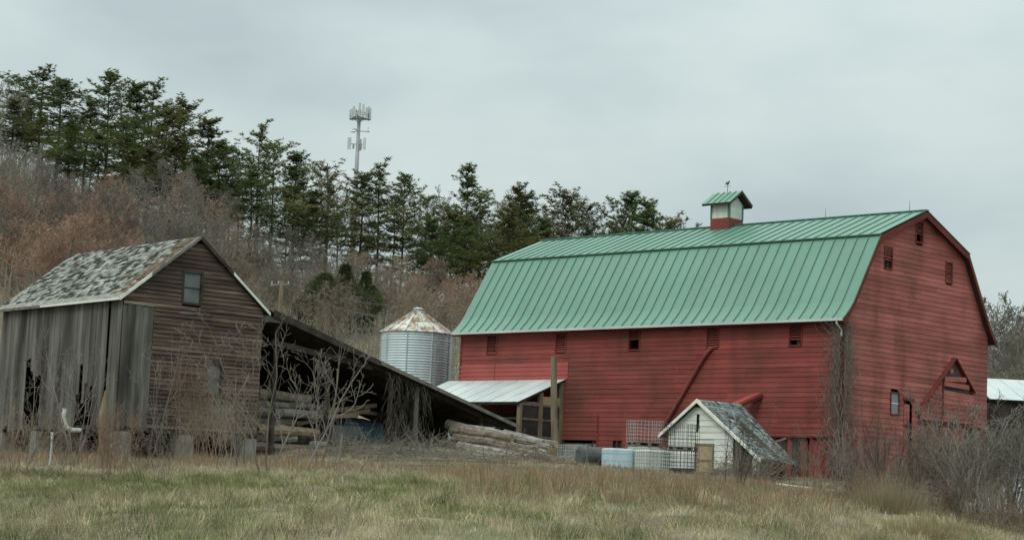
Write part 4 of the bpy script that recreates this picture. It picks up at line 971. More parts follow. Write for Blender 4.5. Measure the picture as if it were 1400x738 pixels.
for a in range(3):
    t0, t1 = a * 2.0944 + .4, (a + 1) * 2.0944 + .4
    for k in range(4):
        f = (k + .5) / 4; c = Vector((2.15 * math.cos(t0), 2.15 * math.sin(t0), 0)).lerp(Vector((2.15 * math.cos(t1), 2.15 * math.sin(t1), 0)), f); h = RT.choice([1.6, 2.3, 1.3, 1.9])
        nrm = Vector((math.cos((t0 + t1) / 2), math.sin((t0 + t1) / 2), 0)); z0 = zp - .2
        b = MB(); b.beam(c + Vector((0, 0, z0)), c + Vector((0, 0, z0 + h + .25)), .08, .08); o = b.build('antenna_mast', 'steel', t)
        MB().beam(c + nrm * .18 + Vector((0, 0, z0 + .2)), c + nrm * .18 + Vector((0, 0, z0 + .2 + h)), .34, .16, up=nrm).build('antenna_panel', 'antenna', o)
b = MB(); zl_ = th - 4.4
for a in (.2, 2.3, 4.4): b.beam((0, 0, zl_), (1.9 * math.cos(a), 1.9 * math.sin(a), zl_ + .05), .10, .12); b.beam((1.7 * math.cos(a) - .5 * math.sin(a), 1.7 * math.sin(a) + .5 * math.cos(a), zl_), (1.7 * math.cos(a) + .5 * math.sin(a), 1.7 * math.sin(a) - .5 * math.cos(a), zl_), .08, .08)
b.tube([(1.6, .3, zl_), (1.6, .3, zl_ + .9)], .03, 4); b.build('arm', 'steel', t)
for x, y in ((-1.45, -.2), (1.15, -.4), (.25, .9)):
    zc = th - 7.6; o = MB().beam((0, 0, zc + .9), (x, y, zc + .9), .12, .12).build('arm', 'steel', t)
    MB().beam((x, y, zc), (x, y, zc + 2.0), .62 if x < 1 else .5, .25, up=(0, 1, 0)).build('antenna_panel', 'antenna', t)
    MB().beam((x * .5, y * .5 - .1, zc + .1), (x * .5, y * .5 - .1, zc + .9), .3, .25, up=(0, 1, 0)).build('radio_unit', 'steel', t)

# ------------------------------------------------------------------ low shed with a white roof behind the barn's right corner
p = pix(1352, 560, 100); t = empty('white_roof_shed', (p.x, p.y, gz(p.x, p.y)), .12, 'low outbuilding with a white metal roof behind the barn gable', 'shed')
za = pix(1357, 545, 100).z - gz(p.x, p.y); zb_ = za + 1.25; LN = 9.
rr = MB().ext([(.05, 0, za - .14), (.05, 3.4, zb_ - .14), (.05, 3.4, zb_ - .03), (.05, 0, za - .03)], (LN - .1, 0, 0)).build('roof', 'dark_wood', t)
for i in range(10):
    a = i * LN / 10; b = MB().ext([(a, -.12, za - .02), (a, 3.42, zb_ - .01), (a, 3.42, zb_ + .01), (a, -.12, za)], (LN / 10 - .004, 0, 0)); b.ext([(a, -.12, za), (a, 3.42, zb_ + .01), (a, 3.42, zb_ + .03), (a, -.12, za + .02)], (.03, 0, 0)); b.build('roof_panel', 'white_metal', rr)
b = MB().box((.1, .1, za - .3), (LN - .1, .2, za - .16)); wq = b.build('wall', 'dark_wood', t)
for i in range(30): put_board(wq, 'dark_wood', (.1, .1), 0., i * .29, i * .29 + .28, -.5, za - .18, .03, False)
MB().box((.1, 3.2, -.5), (LN - .1, 3.3, zb_ - .16)).build('wall', 'dark_wood', t); MB().box((.1, .2, -.5), (.16, 3.2, za - .16)).build('wall', 'dark_wood', t)
# pale sheet over a heap at the right edge
V = []; T = []; nu = 15
for j in range(nu):
    for i in range(nu):
        u, v = i / (nu - 1) * 2 - 1, j / (nu - 1) * 2 - 1; r_ = max(abs(u), abs(v)); V.append((u * 1.9, v * 1.3, max(0, 1.5 * (1 - r_ ** 1.5)) + .05 * math.sin(9 * u + 5 * v) * (1 - r_) - .05))
for j in range(nu - 1):
    for i in range(nu - 1): k = j * nu + i; T.append((k, k + 1, k + nu + 1, k + nu))
p = gp(1392, 80.); o = link('covered_heap', fast_mesh('covered_heap', V, T, 'pale_tarp', smooth=True), None, p, (0, 0, .3)); tag(o, 'pale grey sheet covering a heap behind the shrubs by the barn gable', 'heap')
# white plastic pipe and small junk near the granary
p = pixg(68, 636); o = MB().tube([(0, 0, -.1), (.02, 0, .45), (.0, 0, .82)], .034, 8).build('standpipe', 'pvc', None, loc=p); tag(o, 'short white plastic standpipe in the weeds beside the granary', 'pipe')
o = MB().tube([(-.12, 0, .9), (-.16, 0, .55), (-.05, 0, .22), (.2, 0, .12), (.52, 0, .14)], [.10, .11, .12, .11, .08], 9).build('plastic_chute', 'pvc', None, loc=hp(-.25, 2.9, 1.75)); tag(o, 'curved white plastic chute in the broken opening of the granary wall', 'chute')
o = MB().box((-.5, -.2, -1.2), (.6, .2, 0)).build('crate', 'dark_wood', None, loc=hp(-.2, 2.9, 1.80), rot=(0, 0, HYAW + 1.57)); tag(o, 'dark wooden crate under the white chute at the granary wall', 'crate')
p = pixg(138, 640); o = MB().tube([(0, 0, -.2), (.05, 0, .6), (-.03, 0, 1.3), (.03, .02, 1.95)], [.16, .14, .12, .06], 8).build('tree_stump', 'wood_post', None, loc=p); tag(o, 'tall broken brown stump standing in front of the granary corner', 'stump')
for i, (x, y, h) in enumerate(((463, 640, 1.0), (800, 652, .9), (690, 640, .7))):
    p = pixg(x, y); o = MB().tube([(0, 0, -.2), (.05, .02, h)], [.035, .03], 6).build('stake', 'grey_wood', None, loc=p); tag(o, ('thin grey stake in the brush before the shed', 'grey stake in front of the dark steel tank', 'short grey stake before the log pile')[i], 'stake')
for i, (x, y, l, rz, m, lb) in enumerate(((590, 643, 2.2, .3, 'grey_wood', 'grey slab board lying in the brush before the shed'), (560, 632, 3.0, -.1, 'grey_wood', 'long grey slab board lying under the shed front'), (640, 636, 3.4, -.35, 'grey_wood', 'grey slab board slanting down from the log pile'),
        (705, 641, 3.0, -.2, 'grey_wood', 'grey board lying below the long logs'), (740, 634, 2.6, .15, 'wood_post', 'brown plank lying beyond the ends of the long logs'), (330, 632, 1.8, -.35, 'grey_wood', 'pale grey board lying in the weeds in front of the granary'), (440, 636, 1.4, -.4, 'grey_wood', 'pale lath lying in the brush before the shed'), (75, 655, 2.2, .1, 'wood_post', 'brown board lying in the grass below the standpipe'), (860, 658, 2.5, .05, 'grey_wood', 'grey board lying in front of the liquid totes'), (1085, 668, 1.3, .0, 'white_board', 'pale board lying before the red barn door'), (520, 628, 2.0, .5, 'grey_wood', 'grey board propped low at the shed mouth'))):
    p = pixg(x, y); d = Vector((math.cos(rz), math.sin(rz) * .6, 0)).normalized() * l / 2; a, c = p - d, p + d
    a.z = gz(a.x, a.y) + .10; c.z = gz(c.x, c.y) + .12; o = MB().beam((0, 0, 0), c - a, .16, .05).build('loose_board', m, None, loc=a); tag(o, lb, 'board')
#@@PLANTS@@
# ------------------------------------------------------------------ plants: generators
def unit(v): return v / max(np.linalg.norm(v), 1e-9)
def grow(r, segs, p, d, L, rad, lev, C):
    n = C['n'][lev]; st = L / n; mx = len(C['n']) - 1; az = r.uniform(0, 6.28)
    for i in range(n):
        d = unit(d + r.normal(0, C['wob'][lev], 3) + np.array([0, 0, C['up'][lev]])); q = p + d * st
        ra, rb = rad * (1 - i / n * (1 - C['tip'])), rad * (1 - (i + 1) / n * (1 - C['tip']))
        segs.append((p, q, max(ra, C['rmin']), max(rb, C['rmin']), lev))
        f = (i + 1) / n
        if lev < mx and f > C['start'][lev]:
            for k in range(int(C['kids'][lev] + r.uniform())):
                az += 2.4 + r.uniform(-.5, .5); a = C['ang'][lev] * r.uniform(.75, 1.25)
                t = unit(np.cross(d, [0.3, .2, 1]) if abs(d[2]) < .95 else np.array([1., 0, 0])); s = np.cross(d, t)
                cd_ = unit(d * math.cos(a) + (t * math.cos(az) + s * math.sin(az)) * math.sin(a))
                cl = L * C['rat'][lev] * r.uniform(.65, 1.1) * (1.15 - .75 * (f - C['start'][lev]) / (1 - C['start'][lev] + 1e-6))
                grow(r, segs, q, cd_, cl, max(rb * C['rr'][lev], C['rmin']), lev + 1, C)
        p = q
def bare_variant(seed, C, H, rad, mt, mc, split=1, base_r=None, stems=1, spread=0.):
    r = np.random.RandomState(seed); segs = []
    for s in range(stems):
        a = r.uniform(0, 6.28); q = r.uniform(0, 1) ** .5 * (base_r or 0)
        d = unit(np.array([math.cos(a) * spread * r.uniform(.3, 1.2), math.sin(a) * spread * r.uniform(.3, 1.2), 1.]))
        grow(r, segs, np.array([math.cos(a) * q, math.sin(a) * q, -.05 * H]), d, H * r.uniform(.7, 1.05), rad * r.uniform(.7, 1.1), 0, C)
    tr = [s for s in segs if s[4] < split]; cr = [s for s in segs if s[4] >= split]
    top = max(s[1][2] for s in segs)
    return seg_mesh('trunk', tr, mt, 5), seg_mesh('crown', cr, mc, 3), top
TREE = dict(n=[11, 6, 4, 3, 2], wob=[.05, .12, .16, .2, .22], up=[.04, .10, .09, .06, .05], start=[.28, .15, .1, 0], kids=[1.9, 1.4, 1.5, 1.5], ang=[.75, .7, .7, .65], rat=[.48, .52, .55, .6], rr=[.55, .6, .6, .6], tip=.25, rmin=.018)
SHRUB = dict(n=[7, 5, 4], wob=[.10, .16, .2], up=[.05, .06, .04], start=[.15, .1], kids=[1.2, 1.2], ang=[.55, .7], rat=[.5, .55], rr=[.6, .6], tip=.3, rmin=.0045)
SUMAC = dict(n=[7, 6, 4, 3], wob=[.10, .16, .2, .25], up=[.05, .10, .08, .04], start=[.25, .25, .2], kids=[.95, .8, .8], ang=[.6, .7, .7], rat=[.58, .5, .45], rr=[.62, .55, .5], tip=.4, rmin=.0055)
def pine_variant(seed, H, needle, base=.32, spread=.17, dens=1., irr=.35):
    r = np.random.RandomState(seed); segs = []; lean = r.normal(0, .018, 2)
    def tp(z): return np.array([lean[0] * z + .15 * math.sin(z * .25 + seed), lean[1] * z + .1 * math.cos(z * .3), z])
    n = 14
    for i in range(n): z0, z1 = H * i / n, H * (i + 1) / n; segs.append((tp(z0) - (np.array([0, 0, .6]) if i == 0 else 0), tp(z1), .30 * (1 - .92 * z0 / H), .30 * (1 - .92 * z1 / H), 0))
    br = []; C = []; AX = []; z = H * base; az = r.uniform(0, 6); ph = r.uniform(0, 6.28, 3)
    for k in range(7):      # dead snags under the crown
        zz = H * r.uniform(base * .45, base); a = r.uniform(0, 6.28); p = tp(zz); br.append((p, p + np.array([math.cos(a), math.sin(a), r.uniform(-.2, .3)]) * r.uniform(.6, 1.8), .03, .012, 1))
    while z < H * .985:
        t = (z / H - base) / (1 - base)
        L0 = H * spread * (1.0 - t) ** .60 * (.65 + .55 * min(1, t * 3.5)) * (1 + .28 * math.sin(t * 9 + ph[0])) + .4
        for k in range(int(r.choice([3, 4, 5]) * dens)):
            az += 2 * PI / 4 + r.uniform(-.9, .9); L = L0 * r.uniform(1 - irr * 1.7, 1 + irr) * (1 + .30 * math.sin(az + ph[1]) * (1 - t))
            if r.uniform() < .12: continue
            el = r.uniform(-.16, .20) + .60 * t ** 1.5; d = np.array([math.cos(az) * math.cos(el), math.sin(az) * math.cos(el), math.sin(el)])
            p = tp(z + r.uniform(-.5, .5)); m = max(3, int(L / .5)); pr = p; sdv = np.array([-math.sin(az), math.cos(az), 0])
            for j in range(1, m + 1):
                f = j / m; q = p + d * L * f + np.array([0, 0, (f * f) * L * .16 - f * L * .07]) + r.normal(0, .08, 3)
                br.append((pr, q, .055 * (1 - .8 * f) + .012, .05 * (1 - .85 * f) + .01, 1)); pr = q
                if f > .2:
                    for c in range(4):
                        C.append(q + sdv * r.normal(0, .5) * (.35 + .24 * L * (1.1 - .5 * f)) + np.array([0, 0, r.normal(.05, .13)]) + d * r.uniform(-.3, .3)); AX.append(az)
        z += H * r.uniform(.022, .048) * (1.1 - .35 * t)
    C = np.array(C); n = len(C); nb = 9; rp_ = np.repeat(C, nb, axis=0) + r.normal(0, .05, (n * nb, 3)); m = n * nb
    an = r.uniform(0, 6.28, m); ln = r.uniform(.22, .60, m); ez = r.uniform(-.15, .75, m)
    tip = rp_ + np.c_[np.cos(an) * ln, np.sin(an) * ln, ez * ln]; wv = np.c_[-np.sin(an), np.cos(an), r.uniform(-.8, .8, m)] * r.uniform(.04, .085, m)[:, None]
    V = np.stack([rp_ - wv, rp_ + wv, tip], 1).reshape(-1, 3); T = np.arange(len(V)).reshape(-1, 3)
    return seg_mesh('trunk', segs, 'trunk_pine', 6), fast_mesh('crown', V, T, needle), seg_mesh('branches', br, 'trunk_pine', 3), H
def place(meshes, H0, name, label, cat, group, x, y, H, rz, sxy=1., dz=0.):
    t = empty(name, (x, y, gz(x, y) + dz), rz, label, cat, group); k = H / H0; t.scale = (k * sxy, k * sxy, k)
    for nm, me in meshes:
        q = link(nm, me, t)
        if nm in ('stems', 'twigs', 'branches'): q['kind'] = 'stuff'
    return t
RP = random.Random(21)
PV = []
for i, (nd_, bs, sp_, dn, ir) in enumerate((('needle', .30, .185, 1.15, .35), ('needle', .40, .20, .95, .45), ('needle', .25, .19, 1.2, .3), ('needle', .48, .20, .9, .5), ('needle_olive', .20, .19, 1.15, .3), ('needle_olive', .32, .21, 1.05, .4), ('needle', .14, .19, 1.35, .28), ('needle_olive', .45, .2, .8, .5), ('needle', .55, .18, .85, .55))):
    tm, cm, bm_, h = pine_variant(40 + i, 24., nd_, bs, sp_, dn, ir); PV.append(([('trunk', tm), ('crown', cm), ('branches', bm_)], 24.))
BV = {}
for key, mt_, mc_, seeds in (('grey', 'trunk_grey', 'twig_grey', (1, 2, 3, 4)), ('red', 'trunk_grey', 'twig_red', (11, 12, 13)), ('tan', 'trunk_grey', 'twig_tan', (21, 22))):
    BV[key] = []
    for s in seeds:
        C = dict(TREE)
        if key != 'grey': C = dict(TREE, start=[.15, .1, .05, 0], kids=[2.0, 1.4, 1.5, 1.5], rat=[.55, .55, .55, .6], rmin=.018)
        tm, cm, top = bare_variant(s, C, 16., .17, mt_, mc_); BV[key].append(([('trunk', tm), ('crown', cm)], top))

# ------------------------------------------------------------------ skyline pines placed from their tops in the photo: x, top y, distance, variant
pl = [(28,104,318,8),(60,90,312,1),(86,110,300,0),(120,140,296,4),(150,100,318,0),(186,116,308,2),(211,110,316,1),(228,150,285,5),(256,139,300,5),(284,165,306,2),(303,196,300,0),(322,198,318,7),(357,168,296,1),(377,196,312,3),(408,211,290,6),(455,224,284,7),(497,238,300,5),(521,222,300,1),(555,240,292,0),(583,264,308,7),(640,230,300,2),(662,262,312,8),(703,257,290,4),(722,268,306,2),(776,262,312,5),(800,274,318,7),(866,265,316,0),(888,277,306,2),(915,300,320,5),(100,165,285,0),(40,150,286,2),(172,160,280,1),(240,190,278,4),(540,285,282,5),(430,262,278,2),(690,285,276,4),(60,190,275,4),(135,200,272,0),(205,205,274,5),(270,215,270,0),(15,200,280,2),(300,250,272,2),(95,225,266,2),(180,235,268,4),(345,235,282,0),(590,300,286,2),(620,290,296,5),(745,300,296,2),(640,300,280,0)]
labs = {0: 'full dark green pine on the wooded hill skyline', 1: 'tall dark pine with layered open boughs on the hill', 2: 'dense dark green pine among the hilltop trees', 3: 'sparse pine with a long bare lower trunk on the hill', 4: 'olive green pine with boughs reaching low on the hill', 5: 'yellowish olive pine with a broad crown on the hill', 6: 'very dense deep green evergreen with boughs almost to the ground', 7: 'thin olive pine with a ragged half bare crown on the hill', 8: 'gaunt dark pine with a short tuft crown on a long trunk'}
for (x, ty, d, v) in pl:
    tp_ = pix(x, ty, d); g = gz(tp_.x, tp_.y); ms, h0 = PV[v]
    lb_ = labs[v].replace(' on the hill skyline', '').replace(' on the wooded hill skyline', '').replace(' among the hilltop trees', '').replace(' on the hill', '') + (' above the granary' if x < 330 else ' round the cell tower' if x < 610 else ' behind the barn roof')
    place(ms, h0, 'pine_tree', lb_, 'pine tree', 'pines on the hill', tp_.x, tp_.y, max(10, tp_.z - g), RP.uniform(0, 6.28), RP.uniform(1.0, 1.35) * (1.2 if x < 300 else 1.) * min(1.3, 22 / max(10, tp_.z - g)) ** .5)
# bare trees whose tops show against the sky
bl = [(8,108,305),(22,118,300),(-10,100,320),(40,130,295),(395,222,315),(440,216,318),(470,240,322),(600,256,318),(616,268,310),(690,252,322),(740,266,320),(752,280,312),(826,263,322),(843,276,318),(812,284,322),(905,296,325),(930,300,330),(940,304,322),(425,235,306),(335,215,318),(348,232,308),(655,282,300),(573,262,322),(850,300,312),(780,300,310),(716,290,318),(490,262,312),(508,258,318),(880,310,322)]
for (x, ty, d) in bl:
    tp_ = pix(x, ty, d); g = gz(tp_.x, tp_.y); ms, h0 = RP.choice(BV['grey'])
    place(ms, h0, 'bare_tree', 'leafless grey tree standing tall among the pines' + (' above the granary' if x < 330 else ' round the cell tower' if x < 610 else ' behind the barn roof'), 'tree', 'bare trees on the hilltop', tp_.x, tp_.y, max(8, tp_.z - g), RP.uniform(0, 6.28), RP.uniform(.8, 1.1))
# right background behind the barn
for i in range(13):
    d = RP.uniform(170, 235); x = RP.uniform(1352, 1450); tp_ = pix(x, 408 + RP.uniform(-8, 45), d); g = gz(tp_.x, tp_.y); ms, h0 = RP.choice(BV['grey'])
    place(ms, h0, 'bare_tree', 'leafless grey tree in the wood beyond the barn gable', 'tree', 'bare trees beyond the barn', tp_.x, tp_.y, tp_.z - g, RP.uniform(0, 6.28), RP.uniform(1.1, 1.6))
# leafless trees on the slope, grey above and reddish below
def slope(key, n, xr, yr, hr, lab, group, name='bare_tree', seed=1, sx=(1., 1.5)):
    r = random.Random(seed)
    for i in range(n):
        x = r.uniform(*xr); y = r.uniform(*yr); d = r.uniform(0, 1)
        # the point whose base shows at pixel (x, y): walk the ray to the hill
        p = pixg(x, y, 130, 330); ms, h0 = r.choice(BV[key])
        hh, ss = r.uniform(*hr), r.uniform(*sx); t_ = (hh - hr[0]) / (hr[1] - hr[0]); u_ = (ss - sx[0]) / (sx[1] - sx[0])
        wd = ('low', 'middling', 'tall')[min(2, int(t_ * 3))] + (' slender' if u_ < .4 else ' broad' if u_ > .6 else '')
        place(ms, h0, name, wd + ' ' + lab, 'tree', group, p.x, p.y, hh, r.uniform(0, 6.28), ss)
slope('grey', 40, (-20, 330), (300, 400), (7, 12), 'leafless grey tree on the slope behind the granary', 'grey trees on the slope', seed=2)
slope('grey', 36, (330, 760), (380, 445), (5, 9), 'leafless grey tree on the slope behind the grain bin', 'grey trees on the slope behind the bin', seed=3)
slope('red', 20, (-10, 300), (345, 440), (7.5, 11), 'reddish budding tree rising behind the granary roof', 'reddish trees behind the granary', seed=4, sx=(1.1, 1.6))
slope('red', 12, (560, 680), (405, 480), (6, 9), 'reddish budding tree behind the left end of the barn', 'reddish trees behind the barn', seed=5, sx=(1.1, 1.6))
slope('tan', 13, (440, 640), (400, 500), (6, 9.5), 'tan leafless tree behind the grain bin', 'tan trees behind the bin', seed=6, sx=(1.1, 1.6))
slope('tan', 14, (280, 440), (400, 470), (5, 8), 'tan leafless tree behind the utility pole', 'tan trees behind the pole', seed=8, sx=(1.1, 1.6))
# far wood that fills the hillside as one mass of fine stems
r = np.random.RandomState(77); segs = []
xs = r.uniform(-40, 800, 5200); ds = r.uniform(165, 330, 5200)
for x, d in zip(xs, ds):
    X = ray(x, 400)[0] * d; h = r.uniform(1.5, 4.2) * (1.25 if x < 250 else 1.); z = 0
    segs.append((np.array([X, d, 0.]), np.array([X + r.normal(0, .5), d + r.normal(0, .3), h]), .055, .02))
    for k in range(3):
        f = r.uniform(.35, .9); a = r.uniform(0, 6.28); segs.append((np.array([X, d, h * f]), np.array([X + math.cos(a) * h * .22, d + math.sin(a) * h * .22, h * (f + .22)]), .028, .014))
P = np.array([s[0] for s in segs]); zz_ = np.repeat(ground_np(xs * 0 + P[::4, 0], P[::4, 1]), 4)
segs = [(s[0] + np.array([0, 0, z]), s[1] + np.array([0, 0, z]), s[2], s[3]) for s, z in zip(segs, zz_)]
o = link('undergrowth', seg_mesh('undergrowth', segs, 'twig_grey', 3)); tag(o, 'grey brown leafless undergrowth covering the wooded hillside', 'undergrowth', kind='stuff')
# evergreen shrubs at the foot of the hill
def cedar_variant(seed, H, W, mat_='cedar'):
    r = np.random.RandomState(seed); V = []
    for i in range(2600):
        t = r.uniform(0, 1) ** .8; z = H * t; R_ = W * (1 - t) ** .42 * min(1, .55 + 2 * t) * (.7 + .3 * math.sin(9 * t + seed)) * r.uniform(.55, 1.08); a = r.uniform(0, 6.28); c = np.array([math.cos(a) * R_, math.sin(a) * R_, z]); l = r.uniform(.12, .3)
        dr = unit(np.array([math.cos(a), math.sin(a), r.uniform(.2, 1.2)]) + r.normal(0, .4, 3)); wv = unit(np.cross(dr, r.normal(0, 1, 3))) * .05; V.append(np.array([c - wv, c + wv, c + dr * l]))
    V = np.concatenate(V); return [('trunk', seg_mesh('trunk', [(np.array([0, 0, -.3]), np.array([0, 0, H * .9]), .1, .03)], 'trunk_pine', 5)), ('crown', fast_mesh('crown', V, np.arange(len(V)).reshape(-1, 3), mat_))]
CV = [cedar_variant(1, 5, 1.6), cedar_variant(2, 5, 2.1), cedar_variant(3, 5, 1.3)]
for (x, y, d, h, lb) in ((342, 395, 150, 3.2, 'rounded dark green cedar bush behind the granary rake'), (440, 462, 140, 5.5, 'dark green cedar behind the shed roof near the utility pole'), (468, 458, 146, 6.0, 'dark green cedar between utility pole and grain bin'), (497, 455, 152, 5.2, 'dark green cedar just beyond the grain bin'), (412, 445, 138, 2.8, 'small dark cedar at the foot of the hill by the pole')):
    p = pixg(x, y, 115, 330); place(RP.choice(CV), 5., 'cedar_bush', lb, 'bush', 'cedars at the foot of the hill', p.x, p.y, h * .85 * p.y / 145, RP.uniform(0, 6.28), 1.55)

# ------------------------------------------------------------------ near shrubs and saplings
def near(var, name, label, group, x, y, h, sxy=1., d=None, cat='shrub'):
    p = pixg(x, y) if d is None else onground(x, d); ms, h0 = var
    return place(ms, h0, name, label, cat, group, p.x, p.y, h, RP.uniform(0, 6.28), sxy)
def var(seed, C, H, rad, m, stems, br_, sp_):
    tm, cm, top = bare_variant(seed, C, H, rad, m, m, 1, br_, stems, sp_); return [('stems', tm), ('twigs', cm)], top
SV = dict(brown=[var(101, SHRUB, 2.4, .013, 'twig_brown', 9, .5, .30), var(102, SHRUB, 2.4, .013, 'twig_brown', 8, .6, .38)],
          grey=[var(103, SHRUB, 2.6, .014, 'twig_brush', 7, .5, .35), var(104, SHRUB, 2.6, .015, 'twig_brush', 8, .7, .45)],
          pale=[var(105, SUMAC, 3.2, .027, 'twig_pale', 3, .5, .4), var(106, SUMAC, 3.2, .026, 'twig_pale', 3, .5, .5), var(109, SUMAC, 3.2, .028, 'twig_pale', 2, .4, .55)],
          dark=[var(107, SHRUB, 3.0, .028, 'twig_dark', 7, .4, .30)],
          reddish=[var(108, SHRUB, 2.2, .012, 'twig_rust', 16, .55, .22)])
G1 = 'pale stemmed saplings in front of the shed'
for (x, y, h, s) in ((352, 640, 4.3, .9), (388, 648, 4.0, 1.), (425, 640, 4.4, 1.), (330, 636, 3.4, .8), (452, 636, 2.6, .8)): near(RP.choice(SV['pale']), 'sapling', 'leafless pale grey sapling with stubby branches before the shed mouth', G1, x, y, h, s, cat='sapling')
for (x, y, h, s) in ((22, 640, 3.4, .9), (95, 632, 3.0, .8), (118, 640, 3.6, .8), (190, 638, 3.6, .7), (-5, 636, 3.2, 1.)): near(RP.choice(SV['pale']), 'sapling', 'leafless grey sapling against the grey boards of the granary', 'saplings against the granary boards', x, y, h, s, cat='sapling')
near(SV['reddish'][0], 'shrub', 'dense rusty brown shrub against the brown granary gable', None, 258, 634, 4.0, .62, d=69.5)
near(SV['brown'][0], 'shrub', 'brown twiggy shrub at the right corner of the granary', None, 300, 640, 3.0, .9, d=68.5)
for (x, y, h, s) in ((285, 645, 2.2, .8), (315, 640, 2.6, .8), (232, 648, 1.8, .8)): near(RP.choice(SV['grey'] + SV['brown']), 'shrub', 'leafless brown shrub in front of the granary piers', 'shrubs before the granary piers', x, y, h, s)
for (x, y, h, s) in ((12, 650, 1.8, 1.1), (45, 655, 1.6, 1.1), (90, 655, 1.5, 1.1), (160, 655, 1.8, 1.), (200, 658, 1.4, 1.2)): near(RP.choice(SV['brown'] + SV['reddish']), 'shrub', 'low brown weedy shrub in the grass below the granary', 'low shrubs below the granary', x, y, h, s)
# by the white shed
near(SV['dark'][0], 'sapling', 'dark stemmed little tree beside the wire cages and white shed', None, 1002, 664, 2.6, .95, cat='sapling')
for (x, y, h, s) in ((992, 664, 1.0, 1.6), (1014, 664, 1.3, 1.4), (1036, 664, 1.1, 1.4), (1052, 662, 1.2, 1.2)): near(RP.choice(SV['grey'] + SV['brown']), 'shrub', 'tangled grey brown bush heaped against the white shed', 'bushes against the white shed', x, y, h, s)
for (x, y, h, s) in ((1072, 662, 2.0, 1.), (1096, 664, 2.2, .9), (1128, 668, 2.6, .8)): near(RP.choice(SV['brown'] + SV['grey']), 'shrub', 'twiggy shrub in front of the red barn door', 'shrubs before the red door', x, y, h, s)
r_ = random.Random(31)
for i in range(13):
    x = r_.uniform(1160, 1345); near(r_.choice(SV['grey'] + SV['brown'] + SV['reddish'][:1]), 'shrub', 'leafless shrub growing along the barn gable wall', 'shrubs along the gable wall', x, 0, r_.uniform(1.6, 3.4), r_.uniform(.9, 1.4), d=r_.uniform(70, 80) + (x - 1160) * .03)
for i in range(12):
    x = r_.uniform(1325, 1415); near(r_.choice(SV['grey'] + SV['dark']), 'shrub', 'tall grey twiggy shrub beyond the corner of the gable wall', 'tall shrubs beyond the gable', x, 0, r_.uniform(2.8, 4.6), r_.uniform(1., 1.5), d=r_.uniform(62, 74))
for (x, d, h) in ((1203, 58, 2.8), (1222, 60, 3.4), (1185, 57, 2.0), (1262, 60, 3.0), (1300, 58, 2.6)): near(SV['dark'][0], 'sapling', 'dark slender sapling in the hollow before the barn gable', 'dark saplings in the hollow', x, 0, h, .7, d=d, cat='sapling')

for i in range(14):
    x = r_.uniform(1120, 1400); near(r_.choice(SV['brown'] + SV['reddish'] + SV['grey']), 'shrub', 'low brown shrub in the hollow below the barn gable', 'low shrubs in the hollow', x, 0, r_.uniform(.9, 1.7), r_.uniform(1.1, 1.7), d=r_.uniform(50, 64))
# ------------------------------------------------------------------ strands: vines and brush
def strands(name, mat_, n, fpos, fdir, L, rad, wob, seed, nseg=7, grav=0.):
    r = np.random.RandomState(seed); segs = []
    for i in range(n):
        p = np.array(fpos(r), float); d = unit(np.array(fdir(r), float)); l = L * r.uniform(.4, 1.2) / nseg; rr = rad * r.uniform(.5, 1.3)
        for k in range(nseg):
            d = unit(d + r.normal(0, wob, 3) + np.array([0, 0, grav])); q = p + d * l; segs.append((p, q, rr * (1 - .08 * k), rr * (1 - .08 * (k + 1)))); p = q
    return seg_mesh(name, segs, mat_, 3)
# vines climbing the barn corner: on the corner, around both faces
cb, sb = math.cos(BYAW), math.sin(BYAW)
def barnw(lx, ly, z): return (BO[0] + lx * cb - ly * sb, BO[1] + lx * sb + ly * cb, z + CZ)
def vp(r):
    z = 1.2 + r.uniform(0, 1) ** .9 * 6.8; w_ = (.55 + .75 * (1 - (z - 1.2) / 7)) * abs(r.normal(0, .5))
    return barnw(.36 - .07 - r.uniform(0, .16), .3 + w_, z) if r.uniform() < .5 else barnw(.36 + w_, .31 - .07 - r.uniform(0, .16), z)
vm_ = strands('vine', 'twig_grey', 1900, vp, lambda r: (r.normal(0, .3), r.normal(0, .3), r.uniform(.4, 1) * r.choice([1, 1, -1])), .8, .007, .2, 5)
o = link('vine', vm_); tag(o, 'bare grey brown vine climbing the near corner of the red barn', 'vine')
for q_ in range(5):
    rr_ = random.Random(q_); pts = [barnw(.22 - .10 * (q_ % 2) + .3 * (q_ > 2) * rr_.random() + .05 * math.sin(k * 1.3 + q_), .20 + (.25 * rr_.random() if q_ < 3 else -.02) + .06 * math.sin(k * .9 + 2 * q_), 1.0 + k * .5) for k in range(8 + q_)]
    link('stem', seg_mesh('stem', [(np.array(pts[k]), np.array(pts[k + 1]), .028 - .0015 * k, .0265 - .0015 * k) for k in range(len(pts) - 1)], 'twig_brush', 5), o)

# vines hanging over the shed front
def sv_(r):
    lx = r.choice([12.4, 13.7, 12.5, 13.75, 13.1]) + r.normal(0, .26); z = szr(lx) - .1 - r.uniform(0, 1.0) ** 1.3 * (szr(lx) - 2.0); x, y = hw_(lx, SY0 - .12 - r.uniform(0, .2)); return (x, y, z + CZ)
o = link('vine', strands('vine', 'twig_brush', 270, sv_, lambda r: (r.normal(0, .3), r.normal(0, .15), -1), 1.1, .0065, .2, 6, grav=-.12)); tag(o, 'tangled bare vine hanging over the posts of the open shed', 'vine')
